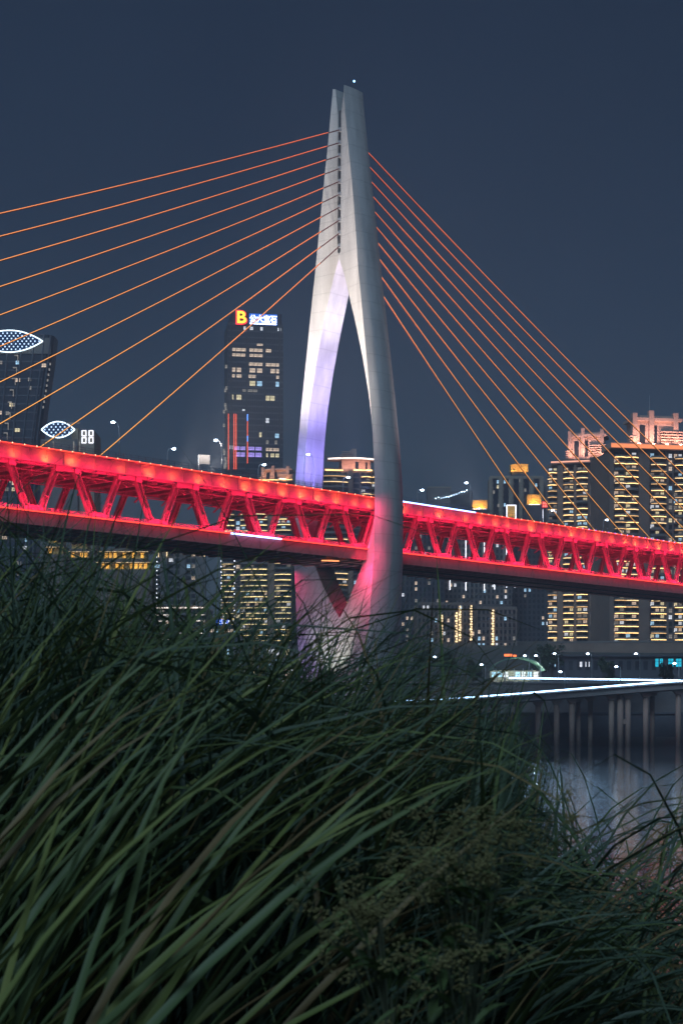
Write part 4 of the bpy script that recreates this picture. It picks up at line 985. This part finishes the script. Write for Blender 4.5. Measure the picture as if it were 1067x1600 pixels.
def add_blade(mb, pts, w, az, twist=0.0):
    n = len(pts); vs = []; fs = []
    side = Vector((-math.sin(az), math.cos(az), 0))
    for i, p in enumerate(pts):
        t = i / (n - 1); ww = w * (.45 + .55 * min(1, t / .25)) * (1 - max(0, (t - .35) / .65) ** 1.7)
        tg = (pts[min(i+1, n-1)] - pts[max(i-1, 0)]).normalized()
        a = (side * math.cos(twist * t) + tg.cross(side) * math.sin(twist * t)); nr = tg.cross(a)
        vs += [p - a * ww / 2 + nr * ww * .16, p - nr * ww * .10, p + a * ww / 2 + nr * ww * .16]
    for i in range(n - 1):
        o = i * 3
        fs += [(o, o+1, o+4, o+3), (o+1, o+2, o+5, o+4)]
    mb.add(vs, fs)
def grow(px, Y, env, jit, Lr, azm, azs, e1r, e0r=(56, 88), clear=2.7):
    """one blade rooted under photo column px at distance Y, kept below the skyline env"""
    x = (px - CX) / F * Y; root = Vector((x, Y, bank_z(Y) - .05))
    az = rg.gauss(azm, azs); e0 = R(rg.uniform(*e0r)); e1 = R(rg.uniform(*e1r)); L = rg.uniform(*Lr)
    j = rg.expovariate(1 / jit) - jit * .35
    for _ in range(9):
        pts = blade_pts(root, az, e0, e1, L); bad = False
        for p in pts:
            q = proj(p)
            if p.y < clear: bad = True; break
            if q and q[1] < lerp_table(env, q[0]) - j: bad = True; break
        if not bad: return pts, az
        L *= .90
    return None
def fill(n, pxr, Yr, env, jit, Lr, azm, azs, e1r, wr, mb, **kw):
    made = 0
    for _ in range(n):
        g = grow(rg.uniform(*pxr), rg.uniform(*Yr), env, jit, Lr, azm, azs, e1r, **kw)
        if g:
            q = [proj(p) for p in g[0]]
            if not any(q_ and -60 < q_[0] < 1130 and q_[1] < 1680 for q_ in q): continue
            add_blade(mb, g[0], rg.uniform(*wr), g[1], rg.uniform(-1.2, 1.2)); made += 1
    return made
# the uncountable mass
for gi, (nn, label) in enumerate(((1.0, 'dense dark green reeds covering the near bank'), (1.0, 'reeds coloured darker for shade on the near bank'), (.16, 'dry straw coloured stems among the reeds'))):
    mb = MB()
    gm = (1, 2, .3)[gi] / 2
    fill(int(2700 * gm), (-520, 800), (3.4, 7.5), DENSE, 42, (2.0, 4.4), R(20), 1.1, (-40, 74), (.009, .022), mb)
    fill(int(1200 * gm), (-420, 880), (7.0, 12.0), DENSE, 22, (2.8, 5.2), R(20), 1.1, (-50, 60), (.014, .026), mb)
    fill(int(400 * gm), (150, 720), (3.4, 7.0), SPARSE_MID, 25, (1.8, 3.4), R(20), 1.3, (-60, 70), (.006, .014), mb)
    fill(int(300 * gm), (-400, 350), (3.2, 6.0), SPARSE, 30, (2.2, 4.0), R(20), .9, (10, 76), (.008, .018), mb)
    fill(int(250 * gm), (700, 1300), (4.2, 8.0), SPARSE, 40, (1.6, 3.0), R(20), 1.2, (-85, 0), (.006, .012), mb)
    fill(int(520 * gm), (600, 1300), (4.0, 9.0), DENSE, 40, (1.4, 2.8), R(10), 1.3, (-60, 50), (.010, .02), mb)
    o = mb.build(('tall_reeds', 'shade_coloured_reeds', 'dry_stems')[gi], GM[gi], kind='stuff', smooth=True)
    o['label'] = label; o['category'] = 'reeds'
# countable tussocks in front: every blade on its own
CL = [(-330, 2.6, 44, R(16), 'leaning tussock of long broad blades at the left edge, lowest in the picture', (2.0, 3.2), (15, 50), DENSE, GM[0]),
      (-250, 3.3, 34, R(24), 'tall tussock at the left edge whose blades cross the bridge deck', (2.2, 3.4), (15, 62), SPARSE, GM[0]),
      (-150, 2.4, 40, R(22), 'near tussock with pale green blades sweeping right across the lower left', (1.6, 2.8), (5, 45), DENSE, GM[0]),
      (90, 3.4, 30, R(30), 'upright tussock under the left half of the bridge', (1.8, 3.0), (20, 70), SPARSE, GM[1]),
      (330, 3.6, 30, R(20), 'tussock with arching blades left of the tower foot', (1.8, 3.2), (-50, 40), SPARSE_MID, GM[1]),
      (560, 3.7, 30, R(15), 'loose tussock of thin arching blades in front of the tower foot', (1.8, 3.2), (-60, 40), SPARSE_MID, GM[1]),
      (720, 4.3, 22, R(5), 'tussock with drooping blades in front of the elevated road', (1.8, 3.2), (-80, 15), SPARSE, GM[1]),
      (960, 4.0, 22, R(0), 'drooping tussock over the water at the lower right', (1.5, 2.6), (-85, 0), SPARSE, GM[1])]
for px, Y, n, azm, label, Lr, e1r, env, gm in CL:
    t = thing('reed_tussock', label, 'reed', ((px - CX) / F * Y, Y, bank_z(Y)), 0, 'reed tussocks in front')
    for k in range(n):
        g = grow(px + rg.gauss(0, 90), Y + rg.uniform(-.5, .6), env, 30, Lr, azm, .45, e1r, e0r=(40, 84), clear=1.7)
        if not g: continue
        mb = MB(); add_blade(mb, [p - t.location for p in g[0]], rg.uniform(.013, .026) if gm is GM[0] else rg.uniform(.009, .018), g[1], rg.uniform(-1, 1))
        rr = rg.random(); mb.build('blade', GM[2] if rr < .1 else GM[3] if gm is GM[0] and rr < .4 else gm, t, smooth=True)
# flowering weed
fl_m = mat('tan_flower_heads', (.15, .135, .05), .9, .3, 9); st_m = mat('weed_stem', (.05, .06, .03), .8, .2, 5); wl_m = grass_mat('weed_leaf', (.06, .10, .03), (.11, .14, .06))
hm = []
for v in range(3):
    b = MB()
    for k in range(26):
        r = rg.uniform(0, .016); a = rg.uniform(0, 6.28); c = Vector((r*math.cos(a), r*math.sin(a), rg.uniform(-.008, .010)))
        b.dome(c, rg.uniform(.0012, .0028), 1, 5, 3)
    hm.append(b.mesh('flower_head', fl_m))
def weed(px, py, Y, n, label, spread):
    p0 = P(px, py, Y); base = Vector((p0.x, Y, bank_z(Y)))
    t = thing('flowering_weed', label, 'plant', base, 0, 'flowering weeds')
    top = p0 - base
    b = MB(); b.tube([(0, 0, 0), top * .5 + Vector((.02, 0, 0)), top * .8], [.005, .004, .003], 5); b.build('stem', st_m, t)
    for k in range(n):
        s0 = top * rg.uniform(.45, .8)
        tip = top + Vector((rg.gauss(0, spread), rg.gauss(0, spread), rg.gauss(0, spread * .8)))
        mid = s0.lerp(tip, .5) + Vector((0, 0, .03))
        b = MB(); b.tube([s0, mid, tip], [.0016, .0013, .001], 4); br = b.build('branch', st_m, t)
        for q in range(4):
            put('flower_head', hm[(k + q) % 3], br, tip + Vector((rg.gauss(0, .026), rg.gauss(0, .026), rg.gauss(0, .022))), rg.uniform(0, 6))
        b = MB(); a = rg.uniform(0, 6.28); add_blade(b, blade_pts(mid, a, R(40), R(-30), rg.uniform(.06, .13), 5), .016, a); b.build('leaf', wl_m, br)
weed(735, 1330, 2.3, 24, 'bushy flowering weed with tan heads in the middle of the dark reeds', .047)
weed(610, 1420, 2.25, 15, 'lower flowering weed with sparse tan heads left of the bushy one', .055)
weed(700, 1500, 2.3, 9, 'shaded flowering weed near the bottom edge below the bushy one', .05)

# ------------------------------------------------------------------ thin night haze over the river
b = MB(); b.box(-1900, 1900, -60, 3300, -5.5, 205)
hz = bpy.data.materials.new('night_haze'); hz.use_nodes = True; hz.node_tree.nodes.remove(hz.node_tree.nodes['Principled BSDF'])
pv = hz.node_tree.nodes.new('ShaderNodeVolumePrincipled'); pv.inputs['Color'].default_value = (.8, .87, 1, 1); pv.inputs['Density'].default_value = 0.00045; pv.inputs['Anisotropy'].default_value = 0.3
hz.node_tree.links.new(pv.outputs[0], hz.node_tree.nodes['Material Output'].inputs['Volume'])
h = b.build('haze', hz, kind='stuff'); h['label'] = 'thin blue night haze over the river and city'; h['category'] = 'haze'
